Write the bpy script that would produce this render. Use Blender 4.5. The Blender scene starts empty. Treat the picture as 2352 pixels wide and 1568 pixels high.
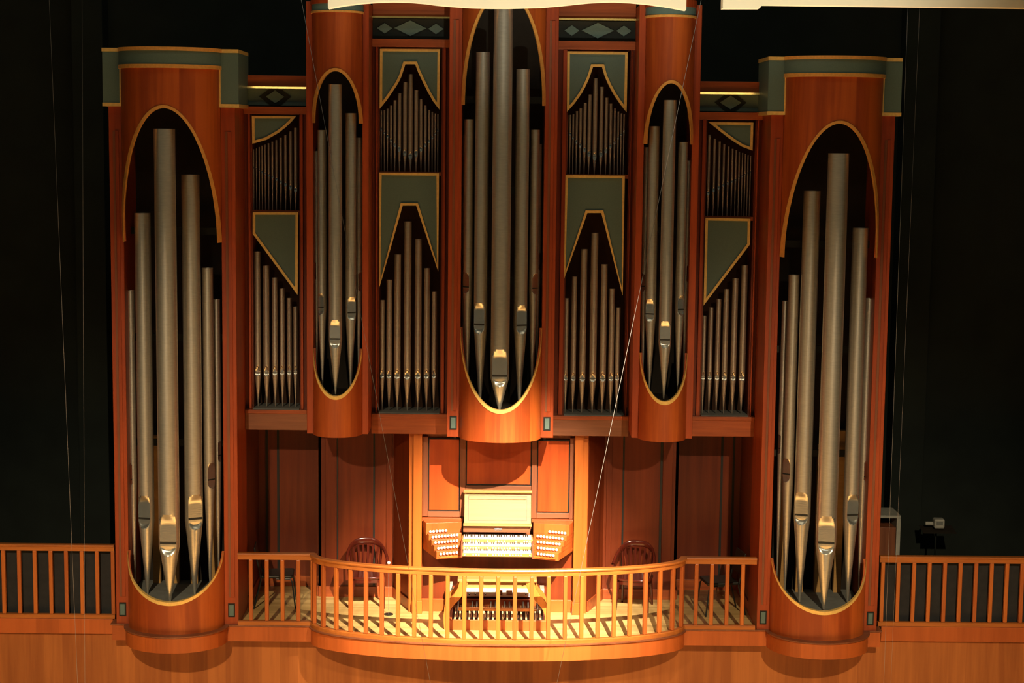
import bpy, bmesh, math, random
from mathutils import Vector, Matrix
random.seed(7)
scene = bpy.context.scene
col = scene.collection
PI = math.pi; R_ = math.radians
C_ = math.cos; S_ = math.sin

# ------------------------------------------------------------------ camera
FPX = 3960.0; D0 = 22.0
PITCH = R_(6.68); YAW = R_(0.40); ROLL = R_(0.65)
fwd = Vector((S_(YAW)*C_(PITCH), C_(YAW)*C_(PITCH), -S_(PITCH)))
r0 = Vector((C_(YAW), -S_(YAW), 0)); u0 = r0.cross(fwd)
rgt = r0*C_(ROLL) + u0*S_(ROLL); upv = -r0*S_(ROLL) + u0*C_(ROLL)
def ray(px, py): return fwd*FPX + rgt*(px-1176.0) - upv*(py-784.0)
_d = ray(630, 1435)
EYE = Vector((0.0, -D0, -_d.z/_d.y*D0))
cd = bpy.data.cameras.new('camera'); cam = bpy.data.objects.new('camera', cd); col.objects.link(cam)
cd.sensor_width = 36.0; cd.lens = FPX/2352*36.0; cd.clip_end = 200
m = Matrix((rgt, upv, -fwd)).transposed().to_4x4(); m.translation = EYE
cam.matrix_world = m; scene.camera = cam
def at(px, py, Y=0.0):
    d = ray(px, py); t = (Y-EYE.y)/d.y; return EYE.x+d.x*t, EYE.z+d.z*t
def XX(px, py, Y=0.0): return at(px, py, Y)[0]
def ZZ(px, py, Y=0.0): return at(px, py, Y)[1]

# ------------------------------------------------------------------ world, exposure, lights
w = bpy.data.worlds.new('world'); scene.world = w; w.use_nodes = True
w.node_tree.nodes['Background'].inputs[0].default_value = (0.82, 0.98, 0.78, 1)
w.node_tree.nodes['Background'].inputs[1].default_value = 0.050
vs = scene.view_settings; vs.view_transform = 'Standard'; vs.look = 'None'; vs.gamma = 1.0
vs.use_curve_mapping = False; vs.exposure = 0.0
def spot(name, loc, tgt, watts, size, blend, colr, rad=0.05):
    ld = bpy.data.lights.new(name, 'SPOT'); lo = bpy.data.objects.new(name, ld); col.objects.link(lo)
    ld.energy = watts; ld.spot_size = R_(size); ld.spot_blend = blend; ld.color = colr; ld.shadow_soft_size = rad
    lo.location = loc; lo.rotation_euler = (Vector(tgt)-Vector(loc)).to_track_quat('-Z', 'Y').to_euler()
    return lo
WARM = (1.0, 0.76, 0.46)
spot('console_spotlight', (2.2, -8.8, 8.5), (0.05, 0.0, 0.35), 37000, 24, 1.0, (1.0, 0.79, 0.55), 0.045)
spot('wash_spotlight_left', (-4.5, -15.0, 8.5), (-3.9, 0.0, -2.6), 6900, 50, 1.0, WARM, 0.12)
spot('wash_spotlight_right', (4.5, -15.0, 8.5), (3.9, 0.0, -2.6), 6900, 50, 1.0, WARM, 0.12)
# downlights over the stage; the pale stage floor throws their light back up onto the organ
for i_, x_ in enumerate((-5.5, 0.0, 5.5)):
    spot('stage_downlight', (x_, -9.2, 9.5), (x_, -8.6, -3.6), 23000, 46, 0.6, WARM, 0.3)
spot('added_reflector_light', (0.8, -9.5, 2.5), (0.8, -5.0, 9.0), 2900, 66, 0.6, (1.0, 0.92, 0.70), 0.1)  # added unseen source that brightens the hanging reflectors
ald = bpy.data.lights.new('ceiling_lamp_row', 'AREA'); alo = bpy.data.objects.new('ceiling_lamp_row', ald); col.objects.link(alo)
ald.shape = 'RECTANGLE'; ald.size = 12.0; ald.size_y = 0.5; ald.energy = 120; ald.color = (1.0, 0.84, 0.56)
alo.location = (0, -3.6, 13.6); alo.rotation_euler = (R_(28), 0, 0)

# ------------------------------------------------------------------ materials
def nodes(name):
    mt = bpy.data.materials.new(name); mt.use_nodes = True
    return mt, mt.node_tree, mt.node_tree.nodes['Principled BSDF']
def flat(name, c, rough=0.5, metal=0.0, spec=0.5, var=0.12, sc=9.0):
    mt, nt, b = nodes(name)
    tc = nt.nodes.new('ShaderNodeTexCoord'); nz = nt.nodes.new('ShaderNodeTexNoise'); nz.inputs['Scale'].default_value = sc
    nz.inputs['Detail'].default_value = 4
    cr = nt.nodes.new('ShaderNodeValToRGB')
    cr.color_ramp.elements[0].color = tuple(x*(1-var) for x in c)+(1,); cr.color_ramp.elements[1].color = tuple(min(1, x*(1+var)) for x in c)+(1,)
    cr.color_ramp.elements[0].position = 0.3; cr.color_ramp.elements[1].position = 0.7
    nt.links.new(tc.outputs['Object'], nz.inputs['Vector']); nt.links.new(nz.outputs['Fac'], cr.inputs['Fac'])
    nt.links.new(cr.outputs['Color'], b.inputs['Base Color'])
    b.inputs['Roughness'].default_value = rough; b.inputs['Metallic'].default_value = metal
    b.inputs['Specular IOR Level'].default_value = spec
    return mt
def wood(name, dark, light, rough=0.42, axis='Z', fine=26.0, planks=0.0, spec=0.4):
    """veneer: noise stretched along the grain, plus optional strips of slightly different tone"""
    mt, nt, b = nodes(name); L = nt.links.new
    tc = nt.nodes.new('ShaderNodeTexCoord'); mp = nt.nodes.new('ShaderNodeMapping')
    k = 0.055
    mp.inputs['Scale'].default_value = {'Z': (1, 1, k), 'X': (k, 1, 1), 'Y': (1, k, 1)}[axis]
    L(tc.outputs['Object'], mp.inputs['Vector'])
    n1 = nt.nodes.new('ShaderNodeTexNoise'); n1.inputs['Scale'].default_value = fine; n1.inputs['Detail'].default_value = 6; n1.inputs['Roughness'].default_value = 0.6
    n2 = nt.nodes.new('ShaderNodeTexNoise'); n2.inputs['Scale'].default_value = fine*0.17; n2.inputs['Detail'].default_value = 3; n2.inputs['Distortion'].default_value = 1.2
    L(mp.outputs['Vector'], n1.inputs['Vector']); L(mp.outputs['Vector'], n2.inputs['Vector'])
    mx = nt.nodes.new('ShaderNodeMath'); mx.operation = 'MULTIPLY_ADD'; mx.inputs[1].default_value = 0.45
    L(n1.outputs['Fac'], mx.inputs[0])
    hf = nt.nodes.new('ShaderNodeMath'); hf.operation = 'MULTIPLY'; hf.inputs[1].default_value = 0.55; L(n2.outputs['Fac'], hf.inputs[0]); L(hf.outputs[0], mx.inputs[2])
    val = mx.outputs[0]
    if planks:
        sp = nt.nodes.new('ShaderNodeSeparateXYZ'); L(tc.outputs['Object'], sp.inputs[0])
        dv = nt.nodes.new('ShaderNodeMath'); dv.operation = 'DIVIDE'; dv.inputs[1].default_value = planks
        L(sp.outputs['Y' if axis == 'X' else 'X'], dv.inputs[0])
        fl = nt.nodes.new('ShaderNodeMath'); fl.operation = 'FLOOR'; L(dv.outputs[0], fl.inputs[0])
        wn = nt.nodes.new('ShaderNodeTexWhiteNoise'); wn.noise_dimensions = '1D'; L(fl.outputs[0], wn.inputs['W'])
        ad = nt.nodes.new('ShaderNodeMath'); ad.operation = 'MULTIPLY_ADD'; ad.inputs[1].default_value = 0.22; L(wn.outputs['Value'], ad.inputs[0]); L(val, ad.inputs[2])
        sb = nt.nodes.new('ShaderNodeMath'); sb.operation = 'SUBTRACT'; sb.inputs[1].default_value = 0.11; L(ad.outputs[0], sb.inputs[0]); val = sb.outputs[0]
    cr = nt.nodes.new('ShaderNodeValToRGB'); cr.color_ramp.elements[0].position = 0.36; cr.color_ramp.elements[1].position = 0.64
    cr.color_ramp.elements[0].color = tuple(dark)+(1,); cr.color_ramp.elements[1].color = tuple(light)+(1,)
    L(val, cr.inputs['Fac']); L(cr.outputs['Color'], b.inputs['Base Color'])
    b.inputs['Roughness'].default_value = rough; b.inputs['Specular IOR Level'].default_value = spec
    bp = nt.nodes.new('ShaderNodeBump'); bp.inputs['Strength'].default_value = 0.04; bp.inputs['Distance'].default_value = 0.01
    L(n1.outputs['Fac'], bp.inputs['Height']); L(bp.outputs['Normal'], b.inputs['Normal'])
    return mt
def tin(name, c, rough, metal=0.9):
    mt, nt, b = nodes(name); L = nt.links.new
    tc = nt.nodes.new('ShaderNodeTexCoord'); mp = nt.nodes.new('ShaderNodeMapping'); mp.inputs['Scale'].default_value = (1, 1, 7); L(tc.outputs['Object'], mp.inputs['Vector'])
    nz = nt.nodes.new('ShaderNodeTexNoise'); nz.inputs['Scale'].default_value = 12; nz.inputs['Detail'].default_value = 5; L(mp.outputs['Vector'], nz.inputs['Vector'])
    cr = nt.nodes.new('ShaderNodeValToRGB'); cr.color_ramp.elements[0].position = .3; cr.color_ramp.elements[1].position = .7
    cr.color_ramp.elements[0].color = tuple(x*0.86 for x in c)+(1,); cr.color_ramp.elements[1].color = tuple(c)+(1,)
    L(nz.outputs['Fac'], cr.inputs['Fac']); L(cr.outputs['Color'], b.inputs['Base Color'])
    b.inputs['Metallic'].default_value = metal; b.inputs['Roughness'].default_value = rough
    bp = nt.nodes.new('ShaderNodeBump'); bp.inputs['Strength'].default_value = 0.06; bp.inputs['Distance'].default_value = 0.01
    L(nz.outputs['Fac'], bp.inputs['Height']); L(bp.outputs['Normal'], b.inputs['Normal'])
    return mt
M = {}
M['veneer'] = wood('mahogany_veneer', (.29, .052, .010), (.48, .106, .018), .42, 'Z', 22, .19)
M['frame'] = wood('mahogany_frame', (.23, .034, .008), (.39, .066, .013), .42, 'Z')
M['frame_x'] = wood('mahogany_frame_horizontal', (.22, .045, .012), (.42, .10, .024), .42, 'X')
M['brown'] = wood('walnut_stile', (.16, .050, .022), (.25, .085, .035), .45, 'Z')
M['brown_x'] = wood('walnut_rail', (.16, .055, .025), (.26, .10, .045), .45, 'X')
M['panel'] = wood('figured_mahogany_panel', (.30, .038, .006), (.50, .085, .012), .40, 'Z', 12)
M['column'] = wood('pale_cherry_column', (.40, .105, .016), (.50, .135, .02), .40, 'Z')
M['light'] = wood('honey_oak', (.34, .19, .06), (.44, .26, .09), .42, 'X')
M['floorwood'] = wood('pale_oak_boards', (.44, .30, .11), (.66, .48, .20), .42, 'X', 30, .085)
M['stage'] = wood('maple_stage_boards', (.55, .33, .13), (.68, .44, .19), .45, 'X', 30, .1)
M['rail'] = wood('cherry_handrail', (.34, .095, .018), (.50, .16, .03), .30, 'X')
M['bal0'] = wood('cherry_baluster', (.42, .105, .018), (.54, .155, .028), .38, 'Z')
M['bal1'] = wood('red_cherry_baluster', (.36, .085, .018), (.46, .12, .024), .38, 'Z')
M['wall'] = wood('cherry_wall_veneer', (.30, .085, .018), (.46, .15, .034), .42, 'Z', 14, .24)
M['fascia'] = wood('cherry_fascia_veneer', (.36, .078, .014), (.50, .115, .022), .40, 'Z', 14, .3)
M['recess'] = wood('shade_darkened_veneer', (.10, .015, .004), (.19, .034, .008), .36, 'Z', 12)  # veneer darkened so its colour carries the shade of the recess
M['gap'] = flat('black_joint', (.008, .009, .008), .6)
M['teal'] = flat('teal_paint', (.105, .170, .158), .55, 0, .3, .06, 60)
M['tealdark'] = flat('dark_teal_paint', (.045, .062, .058), .6, 0, .3)
M['black'] = flat('black_paint', (.010, .014, .011), .6, 0, .3)
M['gold'] = flat('gold_leaf', (.95, .62, .19), .32, .25, .5, .10, 30)
M['goldmirror'] = flat('bright_gold_strip', (.95, .66, .22), .22, .95)
M['goldwood'] = flat('gilt_wood_edge', (.86, .44, .11), .34, .25, .5, .10, 30)
M['tin'] = tin('polished_tin', (.68, .66, .58), .36, .80)
M['tindull'] = tin('dull_tin', (.60, .54, .45), .38, .78)
M['lip'] = tin('pressed_tin_mouth', (.70, .70, .64), .27)
M['dark'] = flat('dark_interior', (.020, .016, .012), .8, 0, .2)
M['bayback'] = flat('brown_black_backing', (.035, .014, .006), .7, 0, .2)
M['hall'] = flat('charcoal_hall_wall', (.010, .015, .013), .8, 0, .2, .2, 2)
M['cloth'] = flat('charcoal_cloth', (.030, .031, .033), .9, 0, .1)
M['grey'] = flat('grey_felt_board', (.16, .17, .16), .8, 0, .2)
M['ivory'] = flat('ivory', (.86, .85, .82), .35, 0, .5, .03)
M['ebony'] = flat('ebony', (.03, .02, .015), .4)
M['cream'] = flat('cream_reflector_paint', (.82, .74, .55), .6, 0, .3, .02, 3)
M['steel'] = flat('steel_cable', (.35, .35, .34), .4, .6)
M['chrome'] = flat('brushed_metal', (.7, .7, .68), .25, .9)
M['chairwood'] = wood('dark_cherry_lacquer', (.05, .008, .005), (.09, .014, .007), .14, 'Z', 20, 0, .7)
M['blackplastic'] = flat('black_plastic', (.007, .010, .009), .4)
M['shoe'] = flat('brown_pedal', (.12, .045, .03), .4)
M['pedal'] = flat('dark_sharp_wood', (.09, .03, .015), .4)
M['maple'] = flat('maple_pedal', (.70, .52, .26), .4)
M['paper'] = flat('off_white_plastic_and_lit_cheek', (.34, .34, .30), .5)
M['toeplate'] = flat('white_enamel_plate', (.85, .84, .78), .3)
M['benchwood'] = wood('orange_brown_bench_wood', (.42, .12, .02), (.58, .20, .035), .4, 'Z')  # orange-brown wood of the bench legs and foot rail

# ------------------------------------------------------------------ mesh helpers
class B:
    def __init__(s): s.v = []; s.f = []
    def add(s, vs_, fs):
        n = len(s.v); s.v += [tuple(p) for p in vs_]; s.f += [tuple(i+n for i in f) for f in fs]; return s
    def box(s, x0, x1, y0, y1, z0, z1):
        if x0 > x1: x0, x1 = x1, x0
        if y0 > y1: y0, y1 = y1, y0
        if z0 > z1: z0, z1 = z1, z0
        return s.add([(x0,y0,z0),(x1,y0,z0),(x1,y1,z0),(x0,y1,z0),(x0,y0,z1),(x1,y0,z1),(x1,y1,z1),(x0,y1,z1)],
                     [(0,3,2,1),(4,5,6,7),(0,1,5,4),(1,2,6,5),(2,3,7,6),(3,0,4,7)])
    def prism_xz(s, poly, y0, y1):
        n = len(poly)
        return s.add([(x, y0, z) for x, z in poly]+[(x, y1, z) for x, z in poly],
                     [tuple(range(n)), tuple(range(2*n-1, n-1, -1))]+[(i, i+n, (i+1) % n+n, (i+1) % n) for i in range(n)])
    def prism_xy(s, poly, z0, z1):
        n = len(poly)
        return s.add([(x, y, z0) for x, y in poly]+[(x, y, z1) for x, y in poly],
                     [tuple(range(n-1, -1, -1)), tuple(range(n, 2*n))]+[(i, (i+1) % n, (i+1) % n+n, i+n) for i in range(n)])
    def grid(s, rows, close=False):
        nr = len(rows); nc = len(rows[0]); vs_ = [p for r in rows for p in r]; fs = []
        for i in range(nr-1):
            for j in range(nc-1+(1 if close else 0)):
                k = (j+1) % nc
                fs.append((i*nc+j, i*nc+k, (i+1)*nc+k, (i+1)*nc+j))
        return s.add(vs_, fs)
    def tube(s, pts, r, n=10, cap=True):
        pts = [Vector(p) for p in pts]; rs = r if isinstance(r, (list, tuple)) else [r]*len(pts); rows = []; up = None
        for i, p in enumerate(pts):
            t = (pts[min(i+1, len(pts)-1)]-pts[max(i-1, 0)]).normalized()
            if up is None: up = Vector((0, 0, 1)) if abs(t.z) < .9 else Vector((0, 1, 0))
            a = t.cross(up).normalized(); b_ = a.cross(t).normalized(); up = b_
            rows.append([p+(a*C_(2*PI*k/n)+b_*S_(2*PI*k/n))*rs[i] for k in range(n)])
        base = len(s.v); s.grid(rows, True)
        if cap:
            s.f.append(tuple(base+k for k in range(n-1, -1, -1))); s.f.append(tuple(base+(len(pts)-1)*n+k for k in range(n)))
        return s
    def sweep(s, path, prof, closed_ends=True):
        """path: (x,y) list; prof: (offset outward, z) closed loop; outward = towards -Y side"""
        rows = []
        for i, p in enumerate(path):
            a = path[max(i-1, 0)]; b_ = path[min(i+1, len(path)-1)]
            tx, ty = b_[0]-a[0], b_[1]-a[1]; l = math.hypot(tx, ty); nx, ny = ty/l, -tx/l
            rows.append([(p[0]+nx*o, p[1]+ny*o, z) for o, z in prof])
        base = len(s.v); s.grid(rows, True); n = len(prof)
        s.f.append(tuple(base+k for k in range(n-1, -1, -1))); s.f.append(tuple(base+(len(path)-1)*n+k for k in range(n)))
        return s
    def build(s, name, mat, parent=None, smooth=False, bevel=0.0, origin=None, angle=35):
        if parent is not None: o0 = Vector(parent['_o'])
        elif origin is not None: o0 = Vector(origin)
        else:
            xs = [p[0] for p in s.v]; ys = [p[1] for p in s.v]; zs = [p[2] for p in s.v]
            o0 = Vector(((min(xs)+max(xs))/2, (min(ys)+max(ys))/2, min(zs)))
        me = bpy.data.meshes.new(name); me.from_pydata([tuple(Vector(p)-o0) for p in s.v], [], s.f); me.validate()
        bm = bmesh.new(); bm.from_mesh(me); bmesh.ops.recalc_face_normals(bm, faces=bm.faces); bm.to_mesh(me); bm.free()
        me.materials.append(M[mat] if isinstance(mat, str) else mat)
        o = bpy.data.objects.new(name, me); col.objects.link(o); o['_o'] = tuple(o0)
        if parent is not None: o.parent = parent
        else: o.location = o0
        if smooth:
            me.polygons.foreach_set('use_smooth', [True]*len(me.polygons))
            me.set_sharp_from_angle(angle=R_(angle))
        if bevel:
            bv = o.modifiers.new('bevel', 'BEVEL'); bv.width = bevel; bv.segments = 2; bv.limit_method = 'ANGLE'
        return o
def thing(name, label, cat, loc=(0, 0, 0), group=None):
    o = bpy.data.objects.new(name, None); col.objects.link(o); o.location = loc; o['_o'] = tuple(loc)
    o.empty_display_size = .1; o['label'] = label; o['category'] = cat
    if group: o['group'] = group
    return o
def tag(o, label, cat, group=None):
    o['label'] = label; o['category'] = cat
    if group: o['group'] = group
    return o
def struct(o): o['kind'] = 'structure'; return o
def sub(o, parent):
    """re-hang an already built child one level deeper"""
    o.parent = parent; d = Vector(o['_o'])-Vector(parent['_o'])
    return o
def dup(o, parent=None, off=(0, 0, 0)):
    c = o.copy(); col.objects.link(c); c.parent = parent; c.location = Vector(o.location)+Vector(off); return c

BAYY = {1: .72, 2: .55, 3: .55, 4: .72}

# ------------------------------------------------------------------ the gallery: floor, walls
XL = XX(544, 1430, 0); XR = XX(1731, 1440, .05)
struct_later = []
CURVE_L, CURVE_R = XX(720, 1430, 0), XX(1566, 1440, 0); CA = (CURVE_R-CURVE_L)/2; CXm = (CURVE_R+CURVE_L)/2; CD = .76
def curve(n=60, a=CA, d=CD, y0=0.0):
    return [(CXm+a*S_(PI*(i/n-.5)), y0-d*C_(PI*(i/n-.5))) for i in range(n+1)]
FZ = 0.0
path_full = [(-9.5, .2), (XX(262, 1430), .2), (XX(262, 1430), 0)]
b = B(); poly = [(XL-.25, 2.6), (XL-.25, 0), (CURVE_L-.02, 0)]+curve(60)+[(CURVE_R+.02, 0), (XR+.25, 0), (XR+.25, 2.6)]
fl = struct(B().prism_xy(poly[::-1], -.12, FZ).build('floor', 'floorwood'))
struct(B().box(-9.5, XL-.25, .24, 3.3, -.12, -.01).build('floor_left', 'dark'))
struct(B().box(XR+.25, 9.5, .24, 3.3, -.12, -.01).build('floor_right', 'dark'))
struct(B().box(-9.5, 9.5, -14.0, .26, -3.75, -3.65).build('floor_stage', 'stage'))
struct(B().box(-9.5, 9.5, 3.3, 3.4, -3.65, 11).build('wall_back', 'hall'))
struct(B().box(-9.5, 9.5, .26, .34, -3.65, -.13).build('wall_front', 'wall'))
# side hall walls and the returns seen faintly behind
struct(B().box(-9.6, -9.5, -4, 3.4, -3, 11).build('wall_left', 'hall'))
struct(B().box(9.5, 9.6, -4, 3.4, -3, 11).build('wall_right', 'hall'))
struct(B().box(XX(175, 500, 3), XX(245, 500, 3), 2.9, 3.3, -.01, 10.9).build('trim_1', 'hall', bevel=.01))
struct(B().box(XX(2065, 500, 3), XX(2140, 500, 3), 2.9, 3.3, -.01, 10.9).build('trim_2', 'hall', bevel=.01))
# fascia bands
struct(B().box(-9.5, XX(262, 1430)-.06, .20, .26, -.20, 0.0).build('trim_3', 'fascia', bevel=.004))
struct(B().box(XX(2022, 1430)+.06, 9.5, .20, .26, -.20, 0.0).build('trim_4', 'fascia', bevel=.004))
XTL0, XTL1 = XX(258, 1440), XX(546, 1440)
XTR0, XTR1 = XX(1738, 1445), XX(2022, 1445)
def fascia(path, name, zt=-.012, zb=-.215, sillm='brown'):
    o = B().sweep(path, [(0, zb), (.0, zt), (-.12, zt), (-.12, zb)]).build(name, 'fascia')
    struct(o)
    s_ = B().sweep(path, [(.022, zt), (.022, .004), (-.10, .004), (-.10, zt)]).build(name.replace('trim', 'trim_cap').replace('trim_cap_', 'trim_1'), 'brown')
    struct(s_)
TCX = {1: XX(397, 560), 5: XX(1904, 592)}
T1A = .66; T1D = .58
def tcurve(cx, n=40, a=T1A, d=T1D): return [(cx+a*S_(PI*(i/n-.5)), -d*C_(PI*(i/n-.5))) for i in range(n+1)]
lp = [(XTL0, .2), (XTL0, -.02), (TCX[1]-T1A-.02, -.02)]+[(x, y-.02) for x, y in tcurve(TCX[1])]+[(TCX[1]+T1A+.02, -.02), (CURVE_L-.03, -.02)]
cp = [(x, y-.03) for x, y in curve(60, CA+.03, CD+.01)]
rp = [(CURVE_R+.03, -.02), (TCX[5]-T1A-.02, -.02)]+[(x, y-.02) for x, y in tcurve(TCX[5])]+[(TCX[5]+T1A+.02, -.02), (XTR1, -.02), (XTR1, .2)]
fascia(lp+cp[1:-1]+rp, 'trim_5')
# slab under the towers and their plinths
for k, (cx, a0, a1) in {1: (TCX[1], XTL0, XTL1), 5: (TCX[5], XTR0, XTR1)}.items():
    p = [(a0+.03, .25), (a0+.03, .02)]+[(cx+(x-cx)*.97, y*.97+.02) for x, y in tcurve(cx)]+[(a1-.03, .02), (a1-.03, .25)]
    struct(B().prism_xy(p[::-1], -.13, -.002).build('floor_plinth_left' if k == 1 else 'floor_plinth_right', 'fascia'))

# ------------------------------------------------------------------ recess walls behind the gallery
ZC = ZZ(938, 996, .5)        # underside of the organ case
def wseg(b_, p, q, z0=0.0, z1=None, t=.04):
    z1 = ZC if z1 is None else z1
    dx, dy = q[0]-p[0], q[1]-p[1]; l = math.hypot(dx, dy); nx, ny = -dy/l*t, dx/l*t
    return b_.prism_xy([p, q, (q[0]+nx, q[1]+ny), (p[0]+nx, p[1]+ny)], z0, z1)
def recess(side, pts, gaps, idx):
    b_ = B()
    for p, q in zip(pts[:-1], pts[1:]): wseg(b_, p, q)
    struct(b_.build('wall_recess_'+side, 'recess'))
    s_ = B()
    for p, q in zip(pts[:-1], pts[1:]):
        dx, dy = q[0]-p[0], q[1]-p[1]; l = math.hypot(dx, dy); nx, ny = dy/l*.02, -dx/l*.02
        s_.prism_xy([(p[0]+nx, p[1]+ny), (q[0]+nx, q[1]+ny), q, p], 0.0, .15)
    struct(s_.build('baseboard_'+side, 'frame_x', bevel=.004))
    for i, (x0, x1, yy) in enumerate(gaps):
        struct(B().box(x0, x1, yy-.012, yy+.01, .155, ZC).build('trim_%d' % (20+idx*10+i), 'gap'))
YB, YM, YC = 2.0, 1.45, .75
g = lambda px, Y, py=1200: XX(px, py, Y)
Lp = [(g(545, 0), .02), (g(545, 0), YB), (g(741, YB), YB), (g(741, YB), YM), (g(904, YM), YM), (g(943, YC, 1250), YC+.02)]
Lp[0] = (Lp[0][0]-.0, .82)
recess('left', Lp, [(g(611, YB), g(616, YB), YB), (g(637, YB), g(642, YB), YB), (g(774, YM), g(777, YM), YM), (g(857, YM), g(861, YM), YM)], 0)
Rp = [(g(1350, YC, 1250), YC+.02), (g(1386, YM), YM), (g(1556, YM), YM), (g(1556, YM), YB), (g(1748, 0), YB), (g(1748, 0), .02)]
Rp[-1] = (Rp[-1][0], .82)
recess('right', Rp, [(g(1428, YM), g(1432, YM), YM), (g(1514, YM), g(1519, YM), YM), (g(1652, YB), g(1657, YB), YB), (g(1679, YB), g(1684, YB), YB)], 1)
# dark stile bands in front of the recess panels
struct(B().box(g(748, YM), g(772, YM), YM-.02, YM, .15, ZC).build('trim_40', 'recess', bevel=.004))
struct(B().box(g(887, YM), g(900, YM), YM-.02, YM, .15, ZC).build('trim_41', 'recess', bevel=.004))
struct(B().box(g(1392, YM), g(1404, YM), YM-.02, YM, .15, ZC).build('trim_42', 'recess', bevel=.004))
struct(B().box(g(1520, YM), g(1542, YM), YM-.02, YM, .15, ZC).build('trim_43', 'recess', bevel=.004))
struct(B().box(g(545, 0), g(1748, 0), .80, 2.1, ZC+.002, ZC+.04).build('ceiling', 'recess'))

# ------------------------------------------------------------------ organ towers
def ell(cx, a, d, x):
    u = max(-1, min(1, (x-cx)/a)); return -d*math.sqrt(max(0, 1-u*u))
def shell(cx, a, d, zlo, zhi, th=.03, n=48):
    """curved veneer between two boundary functions of phi, with thickness"""
    b_ = B(); ro = []; ri = []
    out = [[], []]; inn = [[], []]
    for i in range(n+1):
        ph = PI*(i/n-.5)
        x, y = cx+a*S_(ph), -d*C_(ph); xi, yi = cx+(a-th)*S_(ph), -(d-th)*C_(ph)
        out[0].append((x, y, zlo(ph))); out[1].append((x, y, zhi(ph)))
        inn[0].append((xi, yi, zlo(ph))); inn[1].append((xi, yi, zhi(ph)))
    b_.grid([out[0], out[1]]); b_.grid([inn[1], inn[0]]); b_.grid([inn[0], out[0]]); b_.grid([out[1], inn[1]])
    return b_
def trimring(cx, a, d, zend, h, up, w_=.038, n=64, w2=None):
    """gold edging that follows the opening's ellipse, raised off the curved veneer"""
    w0 = w_; b_ = B(); A = []; Bq = []; Ci = []; Di = []
    for i in range(n+1):
        ph = PI*(i/n-.5); s_ = 1 if up else -1; w_ = w0 if w2 is None else w2+(w0-w2)*C_(ph)**1.5
        bk = .05 if w2 is None else .012+.05*C_(ph)
        for lst, rr, off in ((A, 0, .010 if w2 is None else .003+.007*C_(ph)), (Bq, w_, .010 if w2 is None else .003+.007*C_(ph)), (Ci, w_, 0), (Di, 0, 0)):
            x = (a-rr)*S_(ph)*.9985; z = zend+s_*(h-rr)*C_(ph)
            u = x/a; y = -d*math.sqrt(max(0, 1-u*u))
            nx, ny = S_(ph)*off, -C_(ph)*off
            lst.append((cx+x+nx, y+ny+(bk if lst is Ci or lst is Di else 0), z))
    b_.grid([A, Bq]); b_.grid([Bq, Ci]); b_.grid([Ci, Di]); b_.grid([Di, A])
    return b_
def tower(k, label, xs, d, depth, ztop, zbot, arch_end, arch_apex, low_end, low_apex, teal_px=None, bead=None, ytag=''):
    """xs = (outer left, left edge, right edge, outer right) in metres"""
    x0, xa, xb, x1 = xs; cx = (xa+xb)/2; a = (xb-xa)/2
    t = thing('organ_tower', label, 'organ case', (cx, 0, zbot))
    rail_y = depth
    for (p0, p1) in ((x0, xa), (xb, x1)):
        post = B().box(p0, p1, 0, depth, zbot, ztop).build('post', 'frame', t, bevel=.006)
        if bead:
            mid = p0+(p1-p0)*.5; ww = (p1-p0)
            B().box(mid-ww*.20, mid-ww*.02, -.006, .0, bead[0], bead[1]).build('groove', 'brown', post)
            B().box(mid-ww*.02, mid+ww*.24, -.014, .0, bead[0], bead[1]).build('bead', 'frame', post, bevel=.004)
            if teal_px:
                zt0, zt1 = teal_px
                B().box(mid-.045, mid+.045, -.010, 0, zt0, zt1).build('inlay_border', 'black', post)
                B().box(mid-.030, mid+.030, -.016, -.008, zt0+.018, zt1-.018).build('inlay', 'teal', post, bevel=.003)
    hu = arch_apex-arch_end
    shell(cx, a, d, lambda ph: arch_end+hu*C_(ph), lambda ph: ztop).build('arched_front', 'veneer', t, smooth=True)
    hl = low_end-low_apex
    shell(cx, a, d, lambda ph: zbot, lambda ph: low_end-hl*C_(ph)).build('curved_base', 'veneer', t, smooth=True)
    trimring(cx, a, d, arch_end, hu, True).build('gold_arch_edging', 'goldwood', t, smooth=True)
    trimring(cx, a, d, low_end, hl, False, .046, w2=.008).build('gold_bowl_edging', 'gold', t, smooth=True)
    # bottom cap, toe board, dark inner box
    n = 32
    capp = [(cx+a*.985*S_(PI*(i/n-.5)), -d*.975*C_(PI*(i/n-.5))) for i in range(n+1)]
    B().prism_xy((capp+[(x1-.01, .02), (x1-.01, depth-.02), (x0+.01, depth-.02), (x0+.01, .02)])[::-1], zbot+.01, zbot+.04).build('bottom_board', 'frame_x', t)
    capt = [(cx+a*.93*S_(PI*(i/n-.5)), -d*.92*C_(PI*(i/n-.5))) for i in range(n+1)]
    B().box(xa, xb, depth-.03, depth, zbot+.04, ztop-.02).build('back_panel', 'dark', t)
    tz = low_apex+.005
    B().prism_xy((capt+[(xb-.01, depth-.03), (xa+.01, depth-.03)])[::-1], tz-.04, tz).build('toe_board', 'grey' if k in (1, 5) else 'dark', t)
    # racking bars behind the pipes
    for f in (.30, .52, .74):
        zz = low_apex+(arch_apex-low_apex)*f
        B().box(xa, xb, .55*depth, .55*depth+.05, zz, zz+.09).build('rack_bar', 'black', t)
    if k in (1, 5):
        for i, xx in enumerate((-.38, -.13, .12, .38)):
            B().box(cx+xx-.05, cx+xx+.05, depth*.75, depth*.75+.09, tz+.001, tz+2.0+.2*(i % 2)).build('inner_wooden_pipe', 'light', t)
    return t, cx, a

def T(px, py, Y=0): return at(px, py, Y)
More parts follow.
